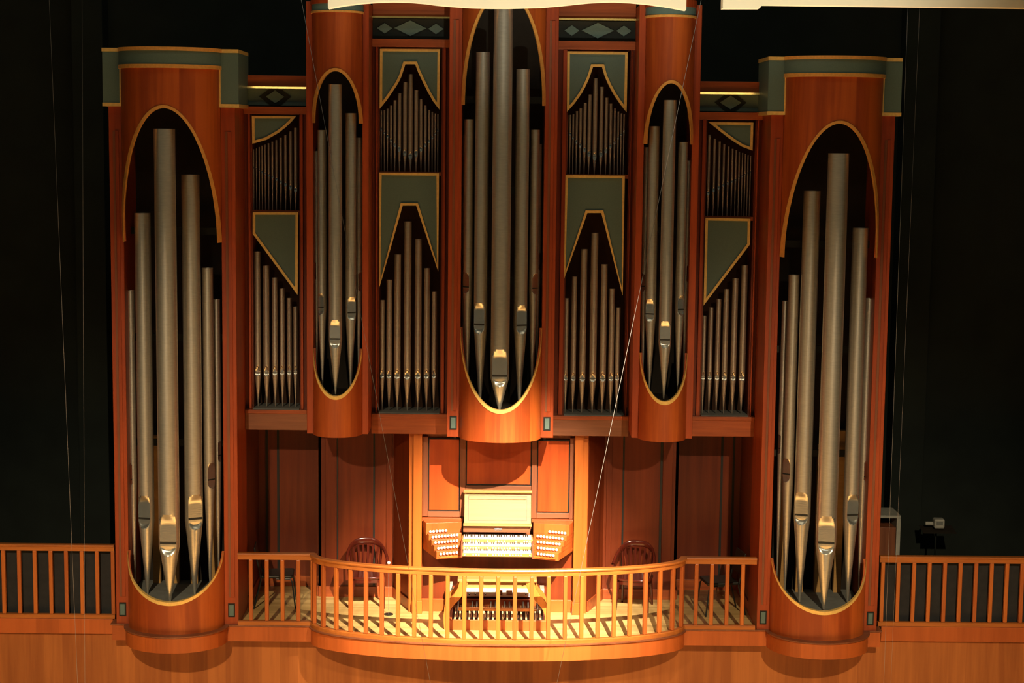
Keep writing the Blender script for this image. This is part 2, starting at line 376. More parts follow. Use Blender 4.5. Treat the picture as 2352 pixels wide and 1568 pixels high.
# --- left corner tower
py = 800
xs1 = (XX(257.5, py), XX(288, py), XX(511, py), XX(543.5, py))
z1 = dict(ztop=ZZ(400, 150), zbot=ZZ(400, 1433), arch_end=ZZ(397, 555), arch_apex=ZZ(370, 241, -.5), low_end=ZZ(390, 1264), low_apex=ZZ(398, 1391, -.5))
t1, c1, a1 = tower(1, 'left corner organ tower reaching the gallery floor, teal and gold cap', xs1, .5, .80, z1['ztop'], z1['zbot'], z1['arch_end'], z1['arch_apex'], z1['low_end'], z1['low_apex'],
    (ZZ(283, 1414), ZZ(283, 1383)), (ZZ(283, 1369), ZZ(283, 300)))
xs5 = (XX(1756, py), XX(1785, py), XX(2005.5, py), XX(2037, py))
t5, c5, a5 = tower(5, 'right corner organ tower reaching the gallery floor, teal and gold cap', xs5, .5, .80, ZZ(1910, 172), ZZ(1890, 1451), ZZ(1904, 590), ZZ(1937, 277, -.5), ZZ(1888, 1282), ZZ(1888, 1412, -.5),
    (ZZ(1750, 1433), ZZ(1750, 1402)), (ZZ(1750, 1388), ZZ(1750, 318)))
# --- small towers and the tall centre tower
xs2 = (XX(704, 600), XX(719.5, 600), XX(832, 600), XX(846.5, 600))
t2, c2, a2 = tower(2, 'narrow hanging organ tower between the left bay and the centre-left bay', xs2, .30, .72, ZZ(775, 4), ZZ(775, 996), ZZ(775, 283), ZZ(772, 156, -.3), ZZ(770, 800), ZZ(768, 918, -.3))
xs4 = (XX(1456, 700), XX(1471.5, 700), XX(1581, 700), XX(1597, 700))
t4, c4, a4 = tower(4, 'narrow hanging organ tower between the centre-right bay and the right bay', xs4, .30, .72, ZZ(1545, 11), ZZ(1520, 1006), ZZ(1535, 331), ZZ(1543, 184, -.3), ZZ(1525, 810), ZZ(1524, 930, -.3))
xs3 = (XX(1029, 600), XX(1058.5, 600), XX(1247, 600), XX(1276, 600))
t3, c3, a3 = tower(3, 'tall central organ tower hanging above the keyboards', xs3, .42, .60, ZZ(1157, -70), ZZ(1148, 1004), ZZ(1155, 242), ZZ(1157, -24, -.42), ZZ(1149, 752), ZZ(1146, 950, -.42),
    (ZZ(1039, 986), ZZ(1039, 955)), (ZZ(1039, 943), ZZ(1039, 45)))

def band(cx, a, d, z0, z1_, off, mat, name, parent, n=40, back=.05):
    ro = []
    b_ = B(); pr = []
    for i in range(n+1):
        ph = PI*(i/n-.5); pr.append((cx+(a+off)*S_(ph), -(d+off)*C_(ph)))
    pi_ = [(cx+(a-back)*S_(PI*(i/n-.5)), -(d-back)*C_(PI*(i/n-.5))) for i in range(n+1)]
    b_.grid([[(x, y, z0) for x, y in pr], [(x, y, z1_) for x, y in pr], [(x, y, z1_) for x, y in pi_], [(x, y, z0) for x, y in pi_], [(x, y, z0) for x, y in pr]])
    return b_.build(name, mat, parent, smooth=True)
# caps of the corner towers: teal cornice with brackets over the posts
def cornice(t, cx, a, xs, depth, ztop, zbr, zin, bw):
    """ztop top of gold, zbr bottom of side brackets, zin top of wood; bw = how far brackets overhang"""
    x0, xa, xb, x1 = xs; g_ = .045; d = .5
    c = B()
    band(cx, a, d, zin, ztop-g_, .02, 'teal', 'teal_band', t)
    band(cx, a, d, ztop-g_, ztop, .035, 'goldwood', 'gold_top_edging', t)
    band(cx, a, d, zin-.002, zin+.045, .03, 'goldwood', 'gold_lower_edging', t)
    for s_ in (-1, 1):
        ex = (x0-bw) if s_ < 0 else (x1+bw); inn = xa if s_ < 0 else xb
        lo, hi = min(ex, inn), max(ex, inn)
        br = B().box(lo, hi, -.05, depth+.02, zbr+g_, ztop-g_).build('teal_bracket', 'teal', t)
        B().box(lo-.006, hi+.0, -.058, depth+.026, ztop-g_, ztop).build('gold_cap', 'gold', br)
        B().box(lo-.006, hi+.006, -.058, depth+.026, zbr, zbr+g_).build('gold_foot', 'gold', br)
        e0, e1 = (inn-.012, inn+.028) if s_ < 0 else (inn-.028, inn+.012)
        B().box(e0, e1, -.060, -.02, zbr, zin+.03).build('gold_side_edging', 'gold', br)
    B().box(x0+.002, x1-.002, .002, depth, zin+.001, ztop-.01).build('cap_core', 'tealdark', t)
cornice(t1, c1, a1, xs1, .80, ZZ(257, 110, -.05), ZZ(257, 244, -.05), ZZ(340, 155, -.5), .055)
cornice(t5, c5, a5, xs5, .80, ZZ(2050, 133, -.05), ZZ(2050, 267, -.05), ZZ(1930, 176, -.5), .055)
for t_, c_, a_, zt, z0_, z1_ in ((t2, c2, a2, ZZ(768, 4, -.3), ZZ(768, 28, -.3), ZZ(768, 23, -.3)), (t4, c4, a4, ZZ(1540, 11, -.3), ZZ(1540, 39, -.3), ZZ(1540, 33.5, -.3))):
    band(c_, a_, .30, z1_, zt+.05, .012, 'teal', 'teal_band', t_)
    band(c_, a_, .30, z0_, z1_, .022, 'goldwood', 'gold_edging', t_)
    band(c_, a_, .30, zt-.02, zt+.07, .024, 'frame', 'top_edging', t_)

# ------------------------------------------------------------------ flat bays
def offset_poly(P, w_):
    """inner offset of a simple polygon (list of (x,z)); returns the inner loop"""
    n = len(P); A = sum(P[i][0]*P[(i+1) % n][1]-P[(i+1) % n][0]*P[i][1] for i in range(n)); sgn = 1 if A > 0 else -1
    Q = []
    for i in range(n):
        a_, b_, c_ = P[i-1], P[i], P[(i+1) % n]
        d1 = Vector((b_[0]-a_[0], b_[1]-a_[1])).normalized(); d2 = Vector((c_[0]-b_[0], c_[1]-b_[1])).normalized()
        n1 = Vector((-d1.y, d1.x))*sgn; n2 = Vector((-d2.y, d2.x))*sgn
        bis = (n1+n2); bis = bis.normalized() if bis.length > 1e-6 else n1
        k = w_/max(.32, bis.dot(n1)); Q.append((b_[0]+bis.x*k, b_[1]+bis.y*k))
    return Q
def bay(k, label, px_out, px_open, beam_lo, shelf_y, strip, frieze, beam_hi, topwood, upper, lower, diamonds, mid_y):
    Y = BAYY[k]; pm = 600
    x0, x1 = XX(px_out[0], pm, Y), XX(px_out[1], pm, Y); x0 = max(x0, {1: xs1, 2: xs2, 3: xs3, 4: xs4}[k][3]+.002); x1 = min(x1, {1: xs2, 2: xs3, 3: xs4, 4: xs5}[k][0]-.002); o0, o1 = XX(px_open[0], pm, Y), XX(px_open[1], pm, Y)
    cxp = (px_out[0]+px_out[1])/2
    Z = lambda yy: ZZ(cxp, yy, Y)
    t = thing('pipe_bay', label, 'organ case', ((x0+x1)/2, Y, Z(beam_lo[1])))
    B().box(x0, x1, Y-.04, Y+.5, Z(beam_lo[1]), Z(beam_lo[0]+9)).build('lower_beam', 'frame_x' if k in (2, 4) else 'brown_x' if k == 3 else 'brown_x', t, bevel=.004)
    B().box(x0, x1, Y-.06, Y+.5, Z(beam_lo[0]+9)+.002, Z(beam_lo[0])).build('shelf', 'frame_x', t, bevel=.004)
    B().box(o0+.002, o1-.002, Y-.03, Y+.46, Z(beam_lo[0])+.001, Z(beam_lo[0])+.012).build('felt_strip', 'grey', t)
    zs = Z(beam_lo[0])+.002; zt = Z(beam_hi[1])
    for (p0, p1) in ((x0, o0), (o1, x1)):
        w_ = p1-p0; left = p0 == x0
        B().box(p0, p1, Y+.05, Y+.46, zs, zt).build('side_board', 'recess', t)  # dark tone stands in for the shade beside the columns
        q0, q1 = (p0+w_*.52, p1-.02) if left else (p0+.02, p0+w_*.5)
        B().box(q0, q1, Y, Y+.049, zs+.001, zt-.001).build('column', 'frame', t, bevel=.004)
    B().box(x0, x1, Y-.03, Y+.5, Z(beam_hi[1]), Z(beam_hi[0])).build('upper_beam', 'frame_x', t, bevel=.004)
    fz = B().box(x0, x1, Y+.06, Y+.10, Z(frieze[1]), Z(frieze[0])).build('frieze_panel', 'black' if k in (2, 3) else 'teal', t)
    for (dx, dy, hw, hh) in diamonds:
        cx_, cz_ = at(dx, dy, Y+.05); hw_, hh_ = hw/176., hh/176.
        def dm(s1, s2): return [(cx_-s1, cz_), (cx_, cz_-s2), (cx_+s1, cz_), (cx_, cz_+s2)]
        if k in (1, 4):
            zlo, zhi = Z(frieze[1])+.003, Z(frieze[0])-.003; e1 = 37/176.; e2 = 28/176.
            clip = [(cx_-e1, cz_)]
            f_ = (cz_-zlo)/e2
            clip = [(cx_-e1, cz_), (cx_-e1*(1-f_) if f_ < 1 else cx_, zlo), (cx_+e1*(1-f_) if f_ < 1 else cx_, zlo), (cx_+e1, cz_)]
            f2 = (zhi-cz_)/e2
            clip += [(cx_+e1*max(0, 1-f2), zhi), (cx_-e1*max(0, 1-f2), zhi)]
            B().prism_xz(clip, Y+.050, Y+.06).build('diamond_border', 'black', fz)
            B().prism_xz(dm(hw_, hh_), Y+.040, Y+.0499).build('diamond', 'teal', fz, bevel=.002)
        else: B().prism_xz(dm(hw_, hh_), Y+.045, Y+.06).build('diamond', 'teal', fz, bevel=.002)
    zb_, zt_ = Z(strip[1]), Z(strip[0])
    B().add([(x0, Y-.05, zb_), (x1, Y-.05, zb_), (x1, Y-.036, zt_), (x0, Y-.036, zt_), (x0, Y+.06, zb_), (x1, Y+.06, zb_), (x1, Y+.06, zt_), (x0, Y+.06, zt_)],
            [(0, 1, 2, 3), (4, 7, 6, 5), (0, 4, 5, 1), (1, 5, 6, 2), (2, 6, 7, 3), (3, 7, 4, 0)]).build('gold_strip', 'goldmirror', t)
    B().box(x0, x1, Y+.02, Y+.5, zt_+.001, Z(topwood[0])).build('top_board', 'frame_x', t, bevel=.004)
    B().box(x0, x1, Y+.47, Y+.5, zs, Z(topwood[0])-.01).build('back_panel', 'bayback', t)
    for nm, P in (('upper', upper), ('lower', lower)):
        Q = [at(a_, b_, Y+.02) for a_, b_ in P]
        s_ = B().prism_xz(Q, Y+.02, Y+.05).build('pipe_shade', 'teal', t)
        inn = offset_poly(Q, .033); e = B(); n = len(Q)
        vs_ = [(x, Y-.002, z) for x, z in Q]+[(x, Y-.002, z) for x, z in inn]+[(x, Y+.02, z) for x, z in Q]+[(x, Y+.02, z) for x, z in inn]
        fs = []
        for i in range(n):
            j = (i+1) % n
            fs += [(i, j, n+j, n+i), (n+i, n+j, 3*n+j, 3*n+i), (i, 2*n+i, 2*n+j, j)]
        e.add(vs_, fs).build('gold_edging', 'gold', s_)
    # narrow shelf that carries the little pipes
    zz = Z(mid_y)
    B().box(o0+.001, o1-.001, Y+.055, Y+.30, zz-.05, zz).build('small_pipe_shelf', 'frame_x', t)
    return t
bay(1, 'outer left organ bay with sloping gold-edged shades', (557, 705), (579.5, 687), (939.5, 986), 940, (199, 203.5), (204, 242), (245, 262), (173, 199),
    [(579,266),(681,266),(669,280),(656,292.5),(640,305),(612,321),(580,330)],
    [(581,487),(685,487),(684,677),(581,537)], [(632,222,21,15)], 484)
bay(2, 'centre-left organ bay with notched gold-edged shades', (846, 1031), (870.5, 1012), (949, 995), 950, (38, 42), (42.5, 88), (90, 108), (-6, 38),
    [(873,112),(1011,113),(1009.5,252),(995,233),(983,212),(973,192),(960.6,166),(953.6,147.6),(931,147.6),(922,176),(914,192),(903,208.5),(889,229),(872,250)],
    [(871,396),(1008.5,397.5),(1006.5,623),(956,472),(925,472),(871.4,660.5)], [(883.4,64.7,17.5,12),(942.4,64.7,36.7,17.5),(1001.4,66.3,17.5,12)], 395)
bay(3, 'centre-right organ bay with notched gold-edged shades', (1272, 1459), (1299.5, 1440), (954, 1000), 956, (42.5, 47), (48, 93), (94.5, 114), (-2, 42.5),
    [(1303,118),(1441.7,119.4),(1439,258),(1425,240),(1410,218),(1399,198),(1389,176),(1382.6,153.6),(1362,153.6),(1354,178),(1345,198),(1335,216),(1320,237),(1302,257)],
    [(1298.7,402),(1435,403),(1430,678),(1381,489),(1349,489),(1295.3,640.7)], [(1313.6,70,17,12),(1373,70,37,17.5),(1433,71,17.5,12)], 401)
bay(4, 'outer right organ bay with sloping gold-edged shades', (1595, 1750), (1618, 1728), (955.5, 1001), 956, (212, 217), (217.5, 255.5), (258, 275), (187, 212),
    [(1627.4,280.3),(1730,281.3),(1728,345.6),(1704,336.7),(1686,325.5),(1671,315),(1648,297)],
    [(1620,500),(1723,502),(1721.7,561.6),(1615.6,701)], [(1678,235.5,25,16)], 498)

# ------------------------------------------------------------------ organ pipes
def make_pipe(label, group, X, Y, ztop, Rr, zlip, zslot, zlow, ztoe, ang, style='round', fine=True, mat='tin'):
    t = thing('organ_pipe', label, 'organ pipe', (X, Y, ztoe), group)
    wm = .80 if style == 'round' else .78
    hw = Rr*wm; am = math.asin(wm); D = 2*Rr
    nm = 16 if fine else 8; n0 = 20 if fine else 10
    angs = [-am*1.0001]+[-am+2*am*i/nm for i in range(nm+1)]+[am*1.0001]
    angs += [am+(2*PI-2*am)*i/n0 for i in range(1, n0)]
    flat_ = Rr*C_(am)
    gap = .11*D if style == 'round' else .08*D; gap = max(gap, .004)
    zu = zslot+gap/2; zd = zslot-gap/2; zc = zslot-.16*D
    ca, sa = C_(ang), S_(ang)
    def W(x, y, z): return (X+x*ca-y*sa, Y+x*sa+y*ca, z)
    ah = hw*.85 if style == 'round' else (zlip-zslot)*.85
    sl = (hw*.95 if style == 'round' else (zlip-zslot)*.35)
    def tu(x, z):
        u = min(1, abs(x)/hw)
        za = zlip-(ah*(1-math.sqrt(max(0, 1-u**2.6))) if style == 'round' else ah*u**1.3)
        return max(0, min(1, (za-z)/sl))
    def tl(x, z, r):
        u = min(1, abs(x)/hw); hb = min((zslot-zlow)*.8, hw)
        za = zlow+hb*(1-math.sqrt(max(0, 1-u**2.2)))
        return max(0, min(1, (z-za)/((zslot-zlow)*.35)))
    def ring(z, r, upper, scale=1):
        row = []
        for a_ in angs:
            x, y = r*S_(a_), -r*C_(a_)
            if abs(a_) <= am+1e-9:
                k = tu(x, z) if upper else tl(x, z, r)
                fy = -r*C_(am)
                y = y*(1-k)+fy*k
            row.append(W(x, y, z))
        return row
    nr = 12 if fine else 7
    zs_u = [zlip+D*.2]+[zlip-(zlip-zu)*i/nr for i in range(nr+1)]
    rows_b = [ring(ztop, Rr, True)]+[ring(z, Rr, True) for z in zs_u]
    # inner tube wall
    inner = [[W((Rr*.95)*S_(a_), -(Rr*.95)*C_(a_), z) for a_ in angs] for z in (ztop-min(.4, D*2), ztop)]
    body = B(); body.grid(inner+[rows_b[0]], True); 
    lip = B(); nang = len(angs)
    def split(rows, bb, ll, upper, zs):
        for i in range(len(rows)-1):
            zc_ = (zs[i]+zs[i+1])/2
            for j in range(nang):
                k = (j+1) % nang
                quad = [rows[i][j], rows[i][k], rows[i+1][k], rows[i+1][j]]
                amid = (angs[j]+angs[k])/2 if k else 99
                isl = abs(amid) < am and (tu(Rr*S_(amid), zc_) > .02 if upper else tl(Rr*S_(amid), zc_, Rr) > .02)
                (ll if isl else bb).add(quad, [(0, 1, 2, 3)])
    zsb = [ztop]+zs_u
    split(rows_b, body, lip, True, zsb)
    # foot
    foot = B(); lip2 = B(); rt = max(.0045, Rr*.11); nf = 9 if fine else 6
    zs_f = [zd, zc]+[zc-(zc-(zlow-.02*D))*i/nf for i in range(1, nf+1)]+[ztoe]
    zs_f = sorted(set(zs_f), reverse=True)
    def rad(z): return Rr if z >= zc else rt+(Rr-rt)*(z-ztoe)/(zc-ztoe)
    rows_f = [ring(z, rad(z), False) for z in zs_f]
    # side walls between body and foot outside the mouth
    mid = B(); top_r = ring(zu, Rr, True); bot_r = rows_f[0]
    split(rows_f, foot, lip2, False, zs_f)
    for j in range(nang):
        k = (j+1) % nang; amid = (angs[j]+angs[k])/2 if k else 99
        if not abs(amid) < am: foot.add([top_r[j], top_r[k], bot_r[k], bot_r[j]], [(0, 1, 2, 3)])
    def weld(bb, name, mt, sm=True):
        o = bb.build(name, mt, t)
        bm = bmesh.new(); bm.from_mesh(o.data); bmesh.ops.remove_doubles(bm, verts=bm.verts, dist=1e-5)
        bmesh.ops.recalc_face_normals(bm, faces=bm.faces); bm.to_mesh(o.data); bm.free()
        o.data.polygons.foreach_set('use_smooth', [True]*len(o.data.polygons)); o.data.set_sharp_from_angle(angle=R_(50)); return o
    weld(body, 'pipe_body', mat); weld(foot, 'pipe_foot', mat)
    if fine or style == 'bay':
        weld(lip, 'upper_lip', 'lip'); 
        if lip2.v: weld(lip2, 'lower_lip', 'lip')
    else:
        weld(lip, 'upper_lip', 'lip')
        if lip2.v: weld(lip2, 'lower_lip', 'lip')
    sb = B(); p = [(-hw*.97, -flat_*1.01), (hw*.97, -flat_*1.01), (hw*.8, -flat_*.3), (-hw*.8, -flat_*.3)]
    q = [W(x, y, zd-.001) for x, y in p]+[W(x, y, zu+.001) for x, y in p]
    sb.add(q, [(0, 3, 2, 1), (4, 5, 6, 7), (0, 1, 5, 4), (1, 2, 6, 5), (2, 3, 7, 6), (3, 0, 4, 7)]).build('mouth_slot_shade', 'gap', t)  # black block painting the dark of the open mouth
    return t
ORD = {5: ['leftmost', 'second', 'middle', 'fourth', 'rightmost'], 6: ['leftmost', 'second', 'third', 'fourth', 'fifth', 'rightmost'],
       7: ['leftmost', 'second', 'third', 'middle', 'fifth', 'sixth', 'rightmost'],
       12: ['leftmost', 'second', 'third', 'fourth', 'fifth', 'sixth', 'seventh', 'eighth', 'ninth', 'tenth', 'eleventh', 'rightmost'],
       15: ['leftmost', 'second', 'third', 'fourth', 'fifth', 'sixth', 'seventh', 'middle', 'ninth', 'tenth', 'eleventh', 'twelfth', 'thirteenth', 'fourteenth', 'rightmost']}
def lab(i, n, where, look):
    return '%s of %d grey organ pipes, %s' % (ORD[n][i], n, where)+(', '+look if look else '')
# tower pipes: (centre x, at y, top y, width px, lip y, slot y, low y, Y, facing degrees)
TP = {
 1: ('left corner tower', ZZ(392, 1380, -.30), [(302, 800, 667, 17, 1062, 1100, 1114, .24, -58), (334, 1000, 489, 37, 1135, 1188, 1211, .04, -15), (386, 1000, 296, 49, 1177, 1243, 1272, -.30, 0),
      (443.5, 1000, 401, 42, 1132, 1188, 1213, .04, 26), (478, 800, 615, 26, 1061, 1100, 1120, .20, 48), (498, 800, 687, 17, 1012, 1045, 1060, .34, 66)]),
 5: ('right corner tower', ZZ(1889, 1398, -.30), [(1800, 800, 691, 14, 997, 1029, 1042, .34, -66), (1816, 900, 631, 26, 1051, 1087, 1105, .20, -44), (1848, 1000, 438, 39, 1127, 1180, 1202, .04, -20),
      (1905, 1000, 352, 48, 1181, 1243, 1269, -.30, -8), (1960, 1000, 523, 36, 1132, 1180, 1202, .04, 14), (1989, 900, 685, 19, 1057, 1093, 1105, .24, 52)]),
 2: ('narrow left tower', ZZ(770, 905, -.14), [(727, 600, 347, 12, 601, 634, 643, .19, -58), (740, 600, 299, 20, 673, 705, 722, .06, -28), (770.5, 600, 194, 31, 733, 777, 798, -.13, -3),
      (805.5, 600, 260, 25, 681, 717, 734, .06, 22), (824.5, 600, 316, 14, 625, 656, 669, .19, 48)]),
 4: ('narrow right tower', ZZ(1524, 915, -.14), [(1482, 550, 338, 14, 628, 657, 669, .19, -48), (1497, 600, 290, 25, 686, 720, 737, .06, -22), (1531, 600, 230, 29.5, 736, 779, 798, -.13, -3),
      (1563, 600, 326, 22, 678, 710, 724, .06, 26), (1577, 600, 368, 12, 608, 636, 648, .19, 55)]),
 3: ('tall centre tower', ZZ(1146, 943, -.22), [(1067.5, 500, 309, 11, 584, 612, 624, .30, -62), (1075, 560, 274, 22, 625, 658, 672, .16, -36), (1105.5, 560, 120, 32, 695, 744, 765, .02, -20),
      (1151, 560, 20, 43.5, 800, 861, 886, -.20, 0), (1197, 560, 159, 31.5, 700, 746, 766, .02, 20), (1226.5, 560, 298, 21, 628, 661, 675, .16, 36), (1237.5, 500, 331, 11, 580, 608, 620, .30, 62)]),
}
for k in (1, 2, 3, 4, 5):
    where, ztoe, L_ = TP[k]; tc_ = {1: c1, 2: c2, 3: c3, 4: c4, 5: c5}[k]
    for i, (px, py, ty, wd, lp_, sl_, lw_, Y, an) in enumerate(L_):
        Z = lambda yy: ZZ(px, yy, Y)
        big = max(range(len(L_)), key=lambda q: L_[q][3]) == i
        look = 'the broadest' if big else 'mouth turned aside' if abs(an) > 40 else ''
        # the flue height is read at the front of the pipe
        make_pipe(lab(i, len(L_), where, look), 'pipes standing in the '+where, XX(px, py, Y), Y, Z(ty), wd/2/181.5*(22+Y)/22, Z(lp_), Z(sl_), Z(lw_), ztoe, R_(an))
# lower rows in the bays: (tip x, top x, top y, mouth width)
LOW = {
 1: ('lower row of the outer left bay', 855, 837, 939, [(592, 577.6, 15.5), (612, 610, 15.5), (631.5, 637.5, 14), (648.3, 662.5, 12.5), (664.5, 684.5, 11.5), (678.5, 704, 10)], 750),
 2: ('lower row of the centre-left bay', 862, 846, 949, [(878, 689, 11.5), (894, 642.5, 13.5), (913, 584, 16), (936, 508.6, 18), (960.5, 548.8, 16.5), (980.5, 615.7, 14.5), (997.5, 669, 12)], 750),
 3: ('lower row of the centre-right bay', 868, 852, 954, [(1300.5, 684.7, 11), (1318, 635, 13), (1339, 572, 16), (1363, 534.5, 17.5), (1386, 606.8, 16), (1405, 663, 13.5), (1419.5, 706.5, 11.5)], 750),
 4: ('lower row of the outer right bay', 867, 851, 955.5, [(1617.5, 725, 9.5), (1632.5, 706.5, 11), (1649.5, 686.6, 12), (1666.5, 664, 13.5), (1686.5, 638.8, 14.5), (1707, 608.7, 15.5)], 750)}
for k, (where, sl_, lp_, toe, L_, py) in LOW.items():
    Y = BAYY[k]+.16; cxm = XX({1: 631, 2: 938, 3: 1366, 4: 1672}[k], toe, BAYY[k])
    zt = ZZ({1: 631, 2: 938, 3: 1366, 4: 1672}[k], toe, BAYY[k])+.012
    for i, (px, ty, wd) in enumerate(L_):
        Z = lambda yy: ZZ(px, yy, Y)
        Rr = wd/2/178.
        make_pipe(lab(i, len(L_), where, ''), 'pipes in the '+where, XX(px, py, Y), Y, Z(ty), Rr, Z(lp_), Z(sl_), Z(sl_)-Rr*.9, zt, 0.0, 'bay', False, 'tindull')
def zc(o, s, L): return [(o[0]+a/s, o[1]+b_/s, o[1]+c/s, w_/s) for a, b_, c, w_ in L]
UP = {
 1: ('little upper row of the outer left bay', 484.5, zc((220, 60), 2.45, [(888,693,796,8),(904,688,802,8.5),(920,680,810,9),(936,673,819,10),(953,666,829,11),(973,659,838,12),(994,650,848,13),(1017,640,860,14),(1041,628,875,15.5),(1068,612,889,17),(1096,592,905,18.5),(1125,572,920,20)])),
 2: ('little upper row of the centre-left bay', 395, zc((680, 0), 3.136, [(614,795,930,13),(636,793,955,14),(659,783,980,16),(684,760,1012,19),(712,722,1042,23),(745,670,1072,27),(785,592,1102,31),(825,534,1124,34),(866,650,1105,30),(901,713,1073,24),(932,760,1043,20),(959,792,1017,17),(982,806,990,15),(1003,817,963,13),(1022,822,940,12)])),
 3: ('little upper row of the centre-right bay', 401, zc((1240, 0), 3.0148, [(191,797,910,12),(210,795,928,13),(231,790,953,15),(255,770,980,18),(281,748,1005,21),(311,712,1035,24),(343,655,1065,27),(383,542,1085,32),(426,602,1068,28),(460,676,1042,24),(491,718,1010,21),(519,750,985,17),(543,772,955,15),(564,785,930,13),(583,790,908,12)])),
 4: ('little upper row of the outer right bay', 498, zc((1240, 0), 3.0148, [(1170,932,1335,21),(1207,960,1315,19),(1241,980,1298,18),(1273,998,1280,17),(1304,1015,1268,15),(1332,1030,1255,14),(1357,1040,1243,13),(1380,1050,1230,12),(1402,1058,1218,11),(1422,1065,1206,10.5),(1441,1073,1198,10),(1459,1078,1190,9.5)]))}
for k, (where, toe, L_) in UP.items():
    Y = BAYY[k]+.16; q = {1: 631, 2: 942, 3: 1370, 4: 1675}[k]; zt = ZZ(q, toe, BAYY[k])
    for i, (px, ty, my, wd) in enumerate(L_):
        Z = lambda yy: ZZ(px, yy, Y); Rr = wd/2/179.; D = 2*Rr
        make_pipe(lab(i, len(L_), where, ''), 'pipes in the '+where, XX(px, (ty+my)/2, Y), Y, Z(ty), Rr, Z(my)+D*1.1, Z(my)+D*.15, Z(my)-D*.75, zt, 0.0, 'bay', False, 'tindull')

# ------------------------------------------------------------------ console casing
YCc = .75
cas = thing('console_casing', 'panelled wooden casing around the keyboards under the centre tower', 'casing', (XX(1145, 1390, YCc), YCc, 0))
Zc = lambda yy, px=1145: ZZ(px, yy, YCc)
Xc = lambda px, py=1100: XX(px, py, YCc)
for (p0, p1, e0, e1) in ((940, 950.5, 950.5, 970), (1338, 1350, 1319, 1338)):
    cl = B().box(Xc(e0), Xc(e1), YCc-.12, YCc+.2, .17, ZC-.01).build('column', 'column', cas, bevel=.004)
    B().box(Xc(p0), Xc(p1), YCc-.05, YCc+.2, .0, ZC-.01).build('column_return', 'column', cas)
    B().box(Xc(e0)-.01, Xc(e1)+.01, YCc-.14, YCc+.2, 0, .17).build('column_base', 'column', cas, bevel=.004)
wallb = B().box(Xc(970), Xc(1319), YCc+.06, YCc+.12, .0, ZC-.01).build('back_board', 'brown', cas)
def panel(x0, x1, y0, y1, mt='panel'):
    fr = B().box(Xc(x0), Xc(x1), YCc+.035, YCc+.06, Zc(y1, (x0+x1)/2), Zc(y0, (x0+x1)/2)).build('panel_shadow_gap', 'gap', cas)
    B().box(Xc(x0)+.014, Xc(x1)-.014, YCc+.02, YCc+.045, Zc(y1, (x0+x1)/2)+.016, Zc(y0, (x0+x1)/2)-.016).build('panel_field', mt, fr)
panel(983.5, 1056, 1007, 1174); panel(1070, 1220.5, 1000, 1115); panel(1233.5, 1308, 1011, 1178)
for x0, x1, y0, y1, mt in ((970, 983, 1004, 1187, 'brown'), (1056.5, 1069.5, 1004, 1187, 'brown'), (1221, 1233, 1004, 1189, 'brown'), (1308.5, 1319, 1004, 1190, 'brown')):
    B().box(Xc(x0), Xc(x1), YCc+.0, YCc+.059, Zc(y1), Zc(y0)).build('stile', mt, cas, bevel=.003)
for x0, x1, y0, y1 in ((983.2, 1056.3, 1174.5, 1187), (1070, 1220.5, 1115.5, 1127), (1233.2, 1308.3, 1178.5, 1190)):
    B().box(Xc(x0), Xc(x1), YCc+.005, YCc+.059, Zc(y1, (x0+x1)/2), Zc(y0, (x0+x1)/2)).build('cross_rail', 'brown_x', cas, bevel=.003)
B().box(Xc(970), Xc(1064), YCc-.05, YCc+.059, Zc(1195, 1015), Zc(1188, 1015)).build('ledge', 'frame_x', cas, bevel=.003)
B().box(Xc(1222), Xc(1319), YCc-.05, YCc+.059, Zc(1198, 1270), Zc(1191.5, 1270)).build('ledge', 'frame_x', cas, bevel=.003)
B().box(Xc(970), Xc(1319), YCc+.02, YCc+.059, .17, Zc(1262)).build('knee_panel', 'recess', cas)  # darker wood whose tone also carries the shadow under the keyboards
B().box(Xc(970), Xc(1319), YCc-.02, YCc+.059, .0, .17).build('plinth', 'fascia', cas, bevel=.004)

# ------------------------------------------------------------------ organ console (keyboards, stop jambs, desk)
con = thing('organ_console', 'lit organ console with three keyboards and stepped stop panels', 'organ console', (XX(1145, 1390, .5), .5, 0))
X_ = lambda px, Y, py=1230: XX(px, py, Y)
def Zy(yy, Y, px=1142): return ZZ(px, yy, Y)
# music desk, leaning back, with lip and fielded panel
yd0, yd1 = .50, .62
zd0, zd1 = Zy(1204, yd0), Zy(1131, yd1)
x0, x1 = X_(1066.5, .55, 1160), X_(1220, .55, 1160)
def slab(b_, x0, x1, ya, yb, za, zb, t):
    return b_.add([(x0, ya, za), (x1, ya, za), (x1, yb, zb), (x0, yb, zb), (x0, ya+t, za), (x1, ya+t, za), (x1, yb+t, zb), (x0, yb+t, zb)],
                  [(0, 1, 2, 3), (4, 7, 6, 5), (0, 4, 5, 1), (1, 5, 6, 2), (2, 6, 7, 3), (3, 7, 4, 0)])
desk = slab(B(), x0, x1, yd0, yd1, zd0, zd1, .03).build('music_desk', 'light', con, bevel=.003)
def on(f): return yd0+(yd1-yd0)*f, zd0+(zd1-zd0)*f
def fr(fx0, fx1, f0, f1, t, nm, mt):
    (ya, za), (yb, zb) = on(f0), on(f1)
    slab(B(), x0+(x1-x0)*fx0, x0+(x1-x0)*fx1, ya-t, yb-t, za, zb, t).build(nm, mt, desk)
for q in ((.06, .068, .12, .90), (.932, .94, .12, .90), (.06, .94, .12, .132), (.06, .94, .888, .90)): fr(q[0], q[1], q[2], q[3], .003, 'panel_line', 'shoe')
fr(.068, .932, .80, .86, .016, 'page_bar', 'light')
B().box(x0-.015, x1+.012, yd1-.05, yd1+.05, zd1, zd1+.035).build('desk_top_lip', 'light', con, bevel=.008)
